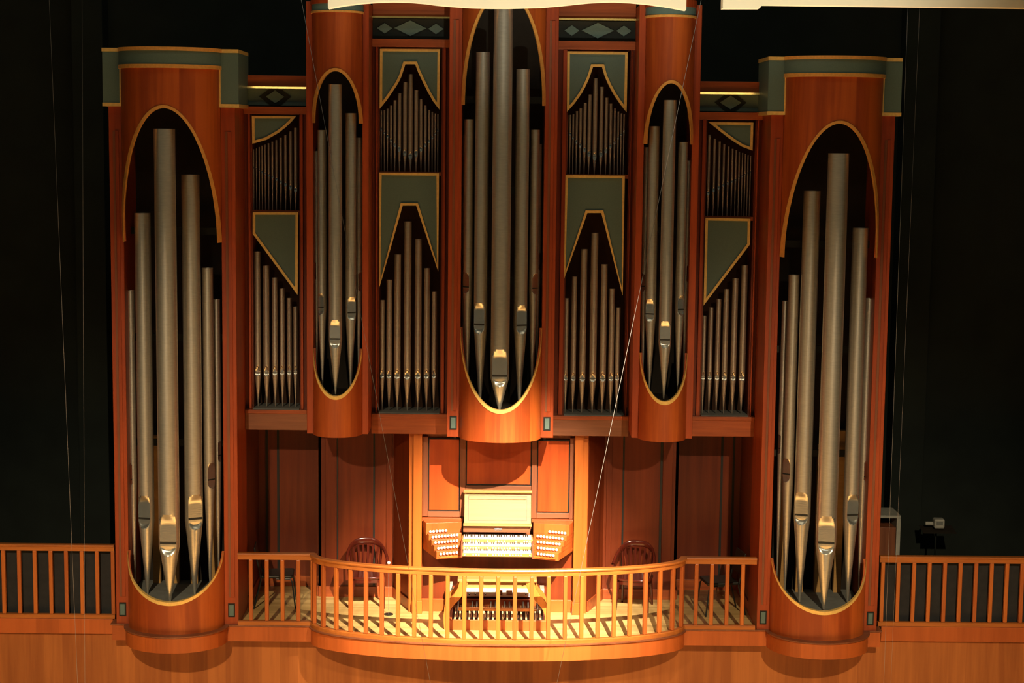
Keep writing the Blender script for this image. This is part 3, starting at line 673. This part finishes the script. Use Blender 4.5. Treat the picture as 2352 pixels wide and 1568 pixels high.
B().box(x0-.01, x1+.01, .40, .52, Zy(1206.5, .45), Zy(1203.5, .45)).build('desk_ledge', 'light', con, bevel=.003)
nb = B().box(X_(1064, .5), X_(1217, .5), .46, .54, Zy(1222, .46), Zy(1207, .46)).build('nameboard', 'brown_x', con)
B().box(X_(1135.5, .46), X_(1152, .46), .450, .46, Zy(1217.5, .455), Zy(1213, .455)).build('nameplate', 'chrome', nb, bevel=.002)
# manuals
KX0, KX1 = 1064.5, 1220.5
white_first = None; sharp_first = None; piston_first = None
rows = [(.34, 1228, 1236, 1241), (.22, 1243.5, 1252, 1257), (.10, 1259.5, 1268, 1274)]   # Y front, key top(back) y, key front y, piston rail y
PIT = [(0.02+.96*i/23.) for i in range(24)]
holes = {0: {6, 7, 9, 10, 15, 16, 17, 19, 20, 0, 1}, 1: {6, 7, 9, 17, 20, 21, 22, 23}, 2: {1, 2, 6, 7, 9, 15, 21, 22}}
whites = 0
for r, (Yf, yb_, yf_, yp_) in enumerate(rows):
    X0, X1 = X_(KX0, Yf), X_(KX1, Yf); zf = Zy(yf_-1.2, Yf); dep = .125
    kb = B().box(X0-.02, X1+.02, Yf+.004, Yf+.30, zf-.055, zf-.022).build('keyboard', 'light', con)
    nw = 36; wk = (X1-X0)/nw
    k0 = B().box(X0+.0008, X0+wk-.0008, Yf, Yf+dep+.05, zf-.021, zf).build('white_key', 'ivory', kb)
    for i in range(1, nw):
        if r == 2 and i >= 28: break
        dup(k0, kb, (i*wk, 0, 0))
    if r == 2:
        rest = B()
        for i in range(28, nw): rest.box(X0+i*wk+.0008, X0+(i+1)*wk-.0008, Yf, Yf+dep+.05, zf-.021, zf)
        rest.build('white_keys', 'ivory', kb)['kind'] = 'stuff'
    s0 = None
    for i in range(1, nw):
        if i % 7 in (3, 0): continue
        xc = X0+i*wk
        if s0 is None: s0 = B().box(xc-.006, xc+.006, Yf+.05, Yf+dep+.05, zf+.001, zf+.011).build('black_key', 'ebony', kb, bevel=.001); sx = xc
        else: dup(s0, kb, (xc-sx, 0, 0))
    pr = B().box(X0-.01, X1+.01, Yf+.0, Yf+.03, zf-.065, zf-.024).build('piston_rail', 'light', con)
    p0 = None
    for i, f in enumerate(PIT):
        if i in holes[r]: continue
        xc = X0+(X1-X0)*f
        if p0 is None:
            p0 = B().tube([(xc, Yf+.001, zf-.043), (xc, Yf-.012, zf-.043)], .0095, 10).build('piston_button', 'ivory', pr); px0 = xc
        else: dup(p0, pr, (xc-px0, 0, 0))
B().box(X_(KX0-5, .3), X_(KX0-1.2, .3), .10, .55, Zy(1276, .2), Zy(1240, .35)).build('key_cheek', 'brown', con, bevel=.003)
B().box(X_(KX1+1.2, .3), X_(KX1+5, .3), .10, .55, Zy(1278, .2), Zy(1240, .35)).build('key_cheek', 'brown', con, bevel=.003)
B().box(X_(KX0-5, .3), X_(KX1+5, .3), .12, YCc+.03, Zy(1278, .12), Zy(1275.2, .12)).build('keybed', 'fascia', con)
# stop jambs: stepped angled boxes; rows: (x start, y start, x end, y end, n)
def K(x, y): return 920+x/4.9, 1000+y/4.9
JL = [((337, 1080), (512, 1068), 6, 286), ((365, 1142), (640, 1117), 9, 318), ((395, 1204), (638, 1182), 8, 348), ((427, 1268), (635, 1247), 7, 378), ((455, 1332), (633, 1315), 6, 405)]
JR = [((1850, 1098), (1678, 1080), 6, 1896), ((1818, 1160), (1545, 1130), 9, 1868), ((1787, 1222), (1547, 1195), 8, 1838), ((1755, 1285), (1548, 1262), 7, 1808), ((1720, 1350), (1548, 1330), 6, 1778)]
def jamb(J, inner_px, outer_px, side):
    """each step is a wedge: its face runs from the outer front corner back to the inner end"""
    jm = None; first = None; fpos = None
    ztopj = Zy(1000+(990 if side < 0 else 1003)/4.9, .5, inner_px)
    for r, (ps, pe, n, ox) in enumerate(J):
        Yo, Yi = .50-.085*r, .60-.085*r          # outer and inner face depth of this terrace
        oy, iy = ps[1], pe[1]
        zlo = Zy(1000+(oy+36)/4.9, Yo, 920+ox/4.9); zhi = Zy(1000+(oy-27)/4.9, Yo, 920+ox/4.9) if r else ztopj
        if r == 4: zlo -= .03
        xo = XX(920+ox/4.9, 1000+oy/4.9, Yo); xi = XX(inner_px, 1000+iy/4.9, Yi); xw = XX(outer_px, 1230, .78)
        poly = [(xo, Yo), (xi, Yi), (xi, .78), (xw, .78)]
        o = B().prism_xy(poly if side < 0 else poly[::-1], zlo, zhi).build('stop_jamb', 'fascia', con, bevel=.003)
        for i in range(n):
            f = i/(n-1); kx, ky = K(ps[0]+(pe[0]-ps[0])*f, ps[1]+(pe[1]-ps[1])*f)
            # depth of the face at this knob
            Yk = Yo
            for _ in range(3):
                xk = XX(kx, ky, Yk); ff = (xk-xo)/(xi-xo); Yk = Yo+(Yi-Yo)*ff
            zk = ZZ(kx, ky, Yk-.03)
            if first is None:
                kb = B(); kb.tube([(xk, Yk+.004, zk), (xk, Yk-.022, zk)], .007, 8); kb.tube([(xk, Yk-.020, zk), (xk, Yk-.024, zk), (xk, Yk-.034, zk), (xk, Yk-.037, zk)], [.012, .0165, .0165, .011], 14)
                first = kb.build('stop_knob', 'ivory', o, smooth=True); fpos = (xk, Yk, zk, Vector(o['_o']))
            else:
                c = first.copy(); col.objects.link(c); c.parent = o
                c.location = Vector((xk-fpos[0], Yk-fpos[1], zk-fpos[2]))
    # sloping side cheek and lip under the lowest terrace
    Yo = .5-.085*4-.01
    xo = XX(920+(435 if side < 0 else 1742)/4.9, 1278, Yo); xi = XX(inner_px, 1272, Yo+.1); xw = XX(outer_px, 1250, .76); xs = XX(outer_px, 1250, .76)
    z0 = Zy(1000+(1385 if side < 0 else 1397)/4.9, Yo, 1000 if side < 0 else 1280)
    poly = [(xo, Yo), (xi, Yo+.1), (xi, .76), (xw, .76)]
    B().prism_xy(poly if side < 0 else poly[::-1], z0, z0+.022).build('jamb_base', 'column', con, bevel=.003)
jamb(JL, 1060, 969.5, -1); jamb(JR, 1225, 1319.5, 1)

# toe panel with studs and expression shoes
ty_ = .70
tp = B().box(XX(1034, 1360, ty_), XX(1250, 1360, ty_), ty_, ty_+.05, ZZ(1140, 1370, ty_), ZZ(1140, 1352, ty_)).build('toe_plate', 'toeplate', con, bevel=.003)
s0 = None
for px in (1092, 1103, 1115, 1185, 1208, 1218, 1046, 1078):
    xk, zk = at(px, 1362, ty_-.01)
    bb = B().tube([(xk, ty_, zk), (xk, ty_-.035, zk-.012)], .009, 10)
    if s0 is None: s0 = bb.build('toe_stud', 'ebony', tp); sx = (xk, zk)
    else: dup(s0, tp, (xk-sx[0], 0, zk-sx[1]))
for px0_, px1_, mt in ((1139, 1154, 'shoe'), (1163, 1177, 'chrome')):
    xa, xb = XX(px0_, 1360, ty_-.08), XX(px1_, 1360, ty_-.08); za, zb = ZZ(1150, 1366, ty_-.1), ZZ(1150, 1356, ty_-.05)
    slab(B(), xa, xb, ty_-.12, ty_-.02, za, zb, .015).build('expression_shoe', mt, con, bevel=.004)
# upper knee board seen over the bench
B().box(XX(1052, 1345, .735), XX(1234, 1345, .735), .725, .765, ZZ(1140, 1352, .725), ZZ(1140, 1341, .725)).build('knee_board', 'light', con)
B().box(XX(1030, 1345, .60), XX(1040, 1345, .6), .50, .70, .02, ZZ(1036, 1338, .6)).build('pedal_cheek', 'paper', con, bevel=.004)  # off-white colour stands for the light hitting this cheek
B().box(XX(1240, 1345, .60), XX(1250, 1345, .6), .50, .70, .02, ZZ(1245, 1348, .6)).build('pedal_cheek', 'paper', con, bevel=.004)  # opposite cheek, light likewise put into its colour

# ------------------------------------------------------------------ pedalboard
ped = thing('pedalboard', 'low wooden pedalboard with pale and dark pedals under the bench', 'pedalboard', (XX(1140, 1440, .2), .2, 0))
pxl, pxr = XX(1032, 1430, -.1), XX(1254, 1430, -.1)
B().box(pxl, pxr, -.16, -.12, .0, .135).build('front_board', 'fascia', ped, bevel=.004)
B().box(pxl, pxl+.03, -.119, .66, .0, .12).build('side_board', 'fascia', ped, bevel=.004)
B().box(pxr-.03, pxr, -.119, .66, .0, .12).build('side_board', 'fascia', ped, bevel=.004)
B().box(pxl+.031, pxr-.031, .62, .66, .0, .20).build('heel_board', 'fascia', ped, bevel=.004)
B().box(pxl+.031, pxr-.031, -.119, .619, .0, .05).build('base_board', 'pedal', ped)
nn = 19; wk = (pxr-pxl-.08)/nn; n0 = s0 = None
for i in range(nn):
    xc = pxl+.04+(i+.5)*wk
    if n0 is None: n0 = B().box(xc-.011, xc+.011, -.10, .60, .100, .128).build('natural_pedal', 'maple', ped, bevel=.003); nx0 = xc
    else: dup(n0, ped, (xc-nx0, 0, 0))
    if i % 7 not in (2, 6) and i < nn-1:
        xs_ = xc+wk/2
        if s0 is None: s0 = B().box(xs_-.010, xs_+.010, .24, .60, .130, .185).build('sharp_pedal', 'ebony', ped, bevel=.004); sx0 = xs_
        else: dup(s0, ped, (xs_-sx0, 0, 0))

# ------------------------------------------------------------------ bench
ben = thing('organ_bench', 'wooden organ bench with curved splayed legs over the pedalboard', 'bench', (XX(1142, 1445, -.1), .1, 0))
byf, byb = -.12, .26
bz = ZZ(1142, 1337, byf); bx0, bx1 = XX(1051, 1330, byf), XX(1233, 1330, byf)
B().box(bx0, bx1, byf, byb, bz, bz+.035).build('seat', 'light', ben, bevel=.006)
B().box(bx0+.005, bx1-.005, byf+.06, byb-.03, bz-.05, bz-.001).build('seat_apron', 'light', ben)
def legpoly(pts, wd):
    L1 = []; L2 = []
    for i, (x, z) in enumerate(pts):
        a_ = pts[max(0, i-1)]; b_ = pts[min(len(pts)-1, i+1)]; d = Vector((b_[0]-a_[0], b_[1]-a_[1])).normalized()
        L1.append((x-d.y*wd[i]/2, z+d.x*wd[i]/2)); L2.append((x+d.y*wd[i]/2, z-d.x*wd[i]/2))
    return L1+L2[::-1]
def P(L_, Y): return [at(a_, b_, Y) for a_, b_ in L_]
for L_ in ([(1065, 1340), (1060, 1356), (1050, 1371), (1037, 1384), (1028, 1398), (1024, 1415), (1024, 1432), (1025, 1445)],
           [(1217, 1342), (1222, 1358), (1232, 1373), (1245, 1386), (1254, 1400), (1258, 1417), (1257, 1434), (1255, 1447)]):
    for Yl in (-.14, .20):
        pts = [at(a_, b_, -.14) for a_, b_ in L_]; z_end = pts[-1][1]
        pts = [(x, (z-z_end)*(bz-.0)/(pts[0][1]-z_end)) for x, z in pts]
        B().prism_xz(legpoly(pts, [.11, .105, .10, .095, .08, .07, .06, .055]), Yl, Yl+.045).build('curved_leg', 'benchwood', ben, bevel=.004)
B().box(XX(1052, 1400, .0), XX(1232, 1400, .0), .0, .07, ZZ(1140, 1403, .0), ZZ(1140, 1398, .0)).build('foot_rail', 'benchwood', ben, bevel=.004)

# ------------------------------------------------------------------ balustrades
def arcpos(path, n, m0=.0, m1=.0):
    L_ = [0]
    for a_, b_ in zip(path[:-1], path[1:]): L_.append(L_[-1]+math.hypot(b_[0]-a_[0], b_[1]-a_[1]))
    out = []
    for i in range(n):
        s_ = m0+(L_[-1]-m0-m1)*i/(n-1)
        j = max(k for k in range(len(L_)) if L_[k] <= s_+1e-9); j = min(j, len(path)-2)
        f = (s_-L_[j])/(L_[j+1]-L_[j]); p, q = path[j], path[j+1]
        out.append((p[0]+(q[0]-p[0])*f, p[1]+(q[1]-p[1])*f, math.atan2(q[1]-p[1], q[0]-p[0])))
    return out
def balustrade(label, path, ztop, pos, zb=.004):
    cx = sum(p[0] for p in path)/len(path)
    t = thing('balustrade', label, 'railing', (cx, path[len(path)//2][1], zb))
    hr = B().sweep(path, [(.045, ztop-.03), (.05, ztop-.015), (.042, ztop), (-.042, ztop), (-.05, ztop-.015), (-.045, ztop-.03)]).build('handrail', 'rail', t, smooth=True)
    B().sweep(path, [(.028, ztop-.085), (.032, ztop-.031), (-.032, ztop-.031), (-.028, ztop-.085)]).build('under_rail', 'rail', t)
    B().sweep(path, [(.035, zb), (.035, zb+.045), (.025, zb+.055), (-.025, zb+.055), (-.035, zb+.045), (-.035, zb)]).build('bottom_rail', 'rail', t)
    for i, (x, y, an) in enumerate(pos):
        ca, sa = C_(an), S_(an); h = .0255; p = [(-h, -h), (h, -h), (h, h), (-h, h)]
        q = [(x+a_*ca-b_*sa, y+a_*sa+b_*ca) for a_, b_ in p]
        B().prism_xy(q, zb+.056, ztop-.086).build('baluster', 'bal1' if random.random() < .38 else 'bal0', t, bevel=.009)
    return t
zr = ZZ(640, 1269.5, 0)
posL = [(XX(px, 1350, 0), .0, 0) for px in (576.5, 613, 649, 685.5, 718)]
balustrade('short straight wooden railing beside the left corner tower', [(XX(547, 1350), 0), (XX(722, 1350), 0)], zr, posL)
posR = [(XX(px, 1350, 0), .0, 0) for px in (1567, 1599, 1634.5, 1670, 1705.5)]
balustrade('short straight wooden railing beside the right corner tower', [(XX(1563, 1350), 0), (XX(1736, 1350), 0)], zr, posR)
cpth = curve(80)
cpos = arcpos(cpth, 25, .11, .11)
balustrade('long bowed wooden railing in front of the organ console', cpth, zr+.002, cpos)
zs_ = ZZ(140, 1249, .24)
balustrade('straight wooden railing left of the left corner tower', [(-9.4, .24), (XX(264, 1350, .24), .24)], zs_,
           [(XX(px, 1330, .24), .24, 0) for px in (-64, -28, 9, 45, 81, 117.5, 153, 189, 224, 260)])
zs2 = ZZ(2180, 1277, .24)
balustrade('straight wooden railing right of the right corner tower', [(XX(2018, 1350, .24), .24), (9.4, .24)], zs2,
           [(XX(px, 1350, .24), .24, 0) for px in (2026, 2062, 2097.5, 2133, 2168.5, 2204, 2240, 2275.5, 2311, 2346, 2382)])
tag(B().box(-9.4, XX(264, 1350, .3), .34, .37, -.008, zs_-.10).build('backing_screen', 'cloth'), 'charcoal cloth screen behind the far left railing', 'screen')
tag(B().box(XX(2020, 1350, .3), 9.4, .34, .37, -.008, zs2-.10).build('backing_screen', 'cloth'), 'charcoal cloth screen behind the far right railing', 'screen')

# ------------------------------------------------------------------ chairs
def wood_chair(label, px, Yf, rz):
    cx = XX(px, 1320, Yf+.2); t = thing('wooden_armchair', label, 'chair', (cx, Yf+.22, 0), 'lacquered armchairs on the gallery')
    t['_o'] = (0, 0, 0)
    w2 = .245; d2 = .23; sh = .45
    pts = []
    for i in range(28):
        a_ = 2*PI*i/28; c, s_ = C_(a_), S_(a_); e = .55
        pts.append((w2*math.copysign(abs(c)**e, c), d2*math.copysign(abs(s_)**e, s_)))
    B().prism_xy(pts, sh-.035, sh).build('seat', 'chairwood', t, smooth=True, bevel=.010)
    B().prism_xy([(x*.93, y*.93) for x, y in pts], sh-.085, sh-.036).build('seat_apron', 'chairwood', t, smooth=True)
    for sx in (-1, 1):
        B().tube([(sx*.20, -.18, sh-.05), (sx*.205, -.185, .30), (sx*.215, -.20, .12), (sx*.22, -.205, 0)], [.024, .028, .02, .016], 12).build('front_leg', 'chairwood', t, smooth=True)
        B().tube([(sx*.19, .18, sh-.05), (sx*.20, .21, .25), (sx*.21, .25, 0)], [.022, .02, .016], 12).build('back_leg', 'chairwood', t, smooth=True)
    # arms and hooped crest in one sweep
    hoop = []
    for i in range(33):
        a_ = PI*i/32; c_ = C_(a_); x = -.275*math.copysign(abs(c_)**.7, c_); y = -.16+.40*S_(a_)**.75
        z = .63+.20*S_(a_)**.9+.02*S_(a_)**4
        hoop.append((x, y, z))
    rows = []
    for i, p in enumerate(hoop):
        f = S_(PI*i/32); hh = .012+.034*f; tt = .024-.010*f
        p = Vector(p); tg = (Vector(hoop[min(i+1, 32)])-Vector(hoop[max(i-1, 0)])).normalized(); sd = tg.cross(Vector((0, 0, 1))).normalized(); up = sd.cross(tg)
        rows.append([p+sd*tt*C_(2*PI*k/12)+up*hh*S_(2*PI*k/12) for k in range(12)])
    B().grid(rows, True).build('hooped_back_rail', 'chairwood', t, smooth=True)
    for sx in (-1, 1):
        B().tube([(sx*.215, -.12, sh-.01), (sx*.255, -.15, .56), (sx*.27, -.155, .63)], .015, 10).build('arm_post', 'chairwood', t, smooth=True)
        B().tube([(sx*.19, .17, sh-.01), (sx*.21, .21, .70), (sx*.205, .205, .80)], .016, 10).build('back_post', 'chairwood', t, smooth=True)
    for i in range(6):
        f = (i-2.5)/2.5; x0 = f*.125; x1 = f*.175
        zt = .63+.20*(max(0, 1-abs(x1/.275)**2.86))**.45
        yt = -.16+.40*(max(0, 1-abs(x1/.275)**2.86))**.375
        pass
        q = B(); y0 = .185
        q.add([(x0-.012, y0, sh-.005), (x0+.012, y0, sh-.005), (x1+.015, yt, zt-.01), (x1-.015, yt, zt-.01),
               (x0-.012, y0+.012, sh-.005), (x0+.012, y0+.012, sh-.005), (x1+.015, yt+.012, zt-.01), (x1-.015, yt+.012, zt-.01)],
              [(0, 1, 2, 3), (4, 7, 6, 5), (0, 4, 5, 1), (1, 5, 6, 2), (2, 6, 7, 3), (3, 7, 4, 0)])
        q.build('back_slat', 'chairwood', t)
    t.rotation_euler = (0, 0, rz)
    return t
wood_chair('dark red wooden armchair standing left of the console', 842, .78, R_(8))
wood_chair('dark red wooden armchair standing right of the console', 1458, .78, R_(-14))
def black_chair(label, px, Yf, rz):
    cx = XX(px, 1320, Yf+.2); t = thing('stacking_chair', label, 'chair', (cx, Yf, 0), 'black chairs at the gallery ends'); t['_o'] = (0, 0, 0)
    B().prism_xy([(-.22, -.21), (-.19, -.235), (.19, -.235), (.22, -.21), (.20, .20), (-.20, .20)], .415, .455).build('seat', 'blackplastic', t, bevel=.012)
    B().add([(-.20, .22, .55), (.20, .22, .55), (.19, .28, .84), (-.19, .28, .84), (-.20, .24, .55), (.20, .24, .55), (.19, .30, .84), (-.19, .30, .84)],
            [(0, 1, 2, 3), (4, 7, 6, 5), (0, 4, 5, 1), (1, 5, 6, 2), (2, 6, 7, 3), (3, 7, 4, 0)]).build('backrest', 'blackplastic', t, bevel=.008)
    for sx in (-1, 1):
        B().tube([(sx*.18, .0, .405), (sx*.20, -.19, .405), (sx*.21, -.215, .37), (sx*.225, -.26, 0)], .011, 8).build('front_leg', 'blackplastic', t, smooth=True)
        B().tube([(sx*.18, .29, .82), (sx*.19, .22, .50), (sx*.195, .20, .40), (sx*.215, .30, 0)], .011, 8).build('back_leg', 'blackplastic', t, smooth=True)
    t.rotation_euler = (0, 0, rz); return t
black_chair('black stacking chair behind the left straight railing', 640, 1.0, R_(95))
black_chair('black stacking chair behind the right straight railing', 1650, .85, R_(-80))
# small white knob on a stand by the left chair, microphone-like
xk, zk = at(893, 1292, .55)
mic = thing('white_ball_stand', 'small white round ball on a thin stem beside the left armchair', 'ball', (xk, .55, 0))
B().tube([(xk, .55, .012), (xk, .55, zk-.01)], .004, 8).build('stem', 'chrome', mic, smooth=True)
B().tube([(xk, .55, 0.0), (xk, .55, .012)], .06, 20).build('base', 'blackplastic', mic)
b = B(); b.tube([(xk, .55, zk-.022+.044*i/8) for i in range(9)], [.004, .013, .019, .022, .0225, .022, .019, .013, .004], 16).build('head', 'ivory', mic, smooth=True)

# ------------------------------------------------------------------ things on the dark right gallery
Yq = 2.2
xa, za = at(2025, 1268, Yq); xb, zb = at(2050, 1268, Yq)
cab = thing('storage_cabinet', 'brown cabinet with a pale grey frame behind the right tower', 'cabinet', ((xa+xb)/2, Yq, -.01))
xr = XX(2068, 1230, Yq); zt = ZZ(2045, 1190, Yq)
B().box(XX(1990, 1230, Yq), XX(2058, 1230, Yq), Yq+.02, Yq+.55, -.01, zt-.14).build('body', 'brown', cab, bevel=.005)
B().box(XX(2058.5, 1230, Yq), xr, Yq, Yq+.55, -.01, zt-.001).build('side_frame', 'paper', cab, bevel=.005)
B().box(XX(1990, 1230, Yq), xr, Yq, Yq+.55, zt, zt+.04).build('top_frame', 'paper', cab, bevel=.005)
Yt = 2.4
tb = thing('music_stand', 'dark folding stand holding a grey device on the right gallery', 'stand', (XX(2148, 1260, Yt), Yt, -.01))
xm, zm = at(2150, 1214, Yt)
b = B(); slab(b, xm-.22, xm+.26, Yt-.18, Yt+.12, zm-.03, zm+.02, .02); b.build('desk', 'dark', tb)
B().tube([(xm, Yt, zm-.03), (xm, Yt, .30)], .015, 8).build('pole', 'blackplastic', tb)
for i in range(3):
    a_ = 2*PI*i/3+.4
    B().tube([(xm, Yt, .32), (xm+.30*C_(a_), Yt+.30*S_(a_), 0)], .010, 8).build('leg', 'blackplastic', tb)
dv = thing('desk_device', 'small grey boxy device on the dark stand', 'device', (xm, Yt, zm+.03))
B().box(xm-.05, xm+.10, Yt-.10, Yt+.05, zm+.022, zm+.16).build('housing', 'paper', dv, bevel=.02)
B().box(xm-.17, xm-.051, Yt-.06, Yt+.0, zm+.06, zm+.11).build('handset', 'paper', dv, bevel=.015)
B().box(xm-.02, xm+.07, Yt-.104, Yt-.10, zm+.08, zm+.13).build('display', 'grey', dv)

# ------------------------------------------------------------------ hanging reflectors (acoustic clouds) and cables
Yr = -5.0
def cloud(label, pts, ytop):
    Q = [at(a_, b_, Yr) for a_, b_ in pts]; zt = ZZ(1150, ytop, Yr)
    b_ = B(); n = len(Q); zt_ = [max(z+.10, zt) for x, z in Q]
    b_.prism_xz(Q+[(Q[-1][0], zt), (Q[0][0], zt)], Yr, Yr+.16)
    return tag(b_.build('acoustic_reflector', 'cream'), label, 'acoustic panel')
pts = [(753, 19), (790, 12), (830, 7), (866, 4), (901, 3), (940, 4), (975, 7), (1001, 10.5), (1040, 14), (1085, 17), (1128, 18), (1170, 18), (1210, 17), (1250, 15.5), (1300, 11), (1352, 5.5), (1385, 3.5), (1413, 3), (1450, 5), (1495, 9.5), (1540, 16), (1576, 23)]
cloud('cream wavy acoustic reflector hanging over the centre of the organ', pts, -60)
cloud('cream flat-bottomed acoustic reflector hanging at the top right corner', [(1660, 19), (1745, 19), (1752, 10.5), (2352, 18), (2480, 19)], -60)
def cable(label, p, q, Y, r=.004):
    r *= .5
    (xa, za), (xb, zb) = at(p[0], p[1], Y), at(q[0], q[1], Y); k = 8
    b_ = B().tube([(xa, Y, za), (xb, Y, zb)], r, 8)
    return tag(b_.build('hanging_cable', 'steel'), label, 'cable')
def ext(p, q, y0, y1):
    m_ = (q[0]-p[0])/(q[1]-p[1]); return (p[0]+m_*(y0-p[1]), y0), (p[0]+m_*(y1-p[1]), y1)
a_, b_ = ext((692, 0), (890.5, 1050), -300, 1620); cable('thin steel cable slanting down rightwards across the narrow left tower', a_, b_, -3.0, .0035)
a_, b_ = ext((1610.5, 0), (1388.7, 1050), -300, 1620); cable('bright steel cable slanting down leftwards from the narrow right tower', a_, b_, -3.0, .0042)
a_, b_ = ext((113, 0), (178, 1568), -300, 1620); cable('thin steel cable at far left, slightly slanting', a_, b_, -3.2, .0036)
a_, b_ = ext((188.5, 0), (195, 1568), -300, 1620); cable('thin steel cable at far left, hanging almost straight', a_, b_, -3.2, .003)
a_, b_ = ext((2086, 0), (2030, 1568), -300, 1620); cable('thin steel cable right of the right corner tower, nearer the tower', a_, b_, -3.2, .003)
a_, b_ = ext((2113, 0), (2046, 1568), -300, 1620); cable('faint steel cable right of the right corner tower, farther from the tower', a_, b_, -3.2, .0022)
for o in bpy.data.objects:
    if '_o' in o: del o['_o']
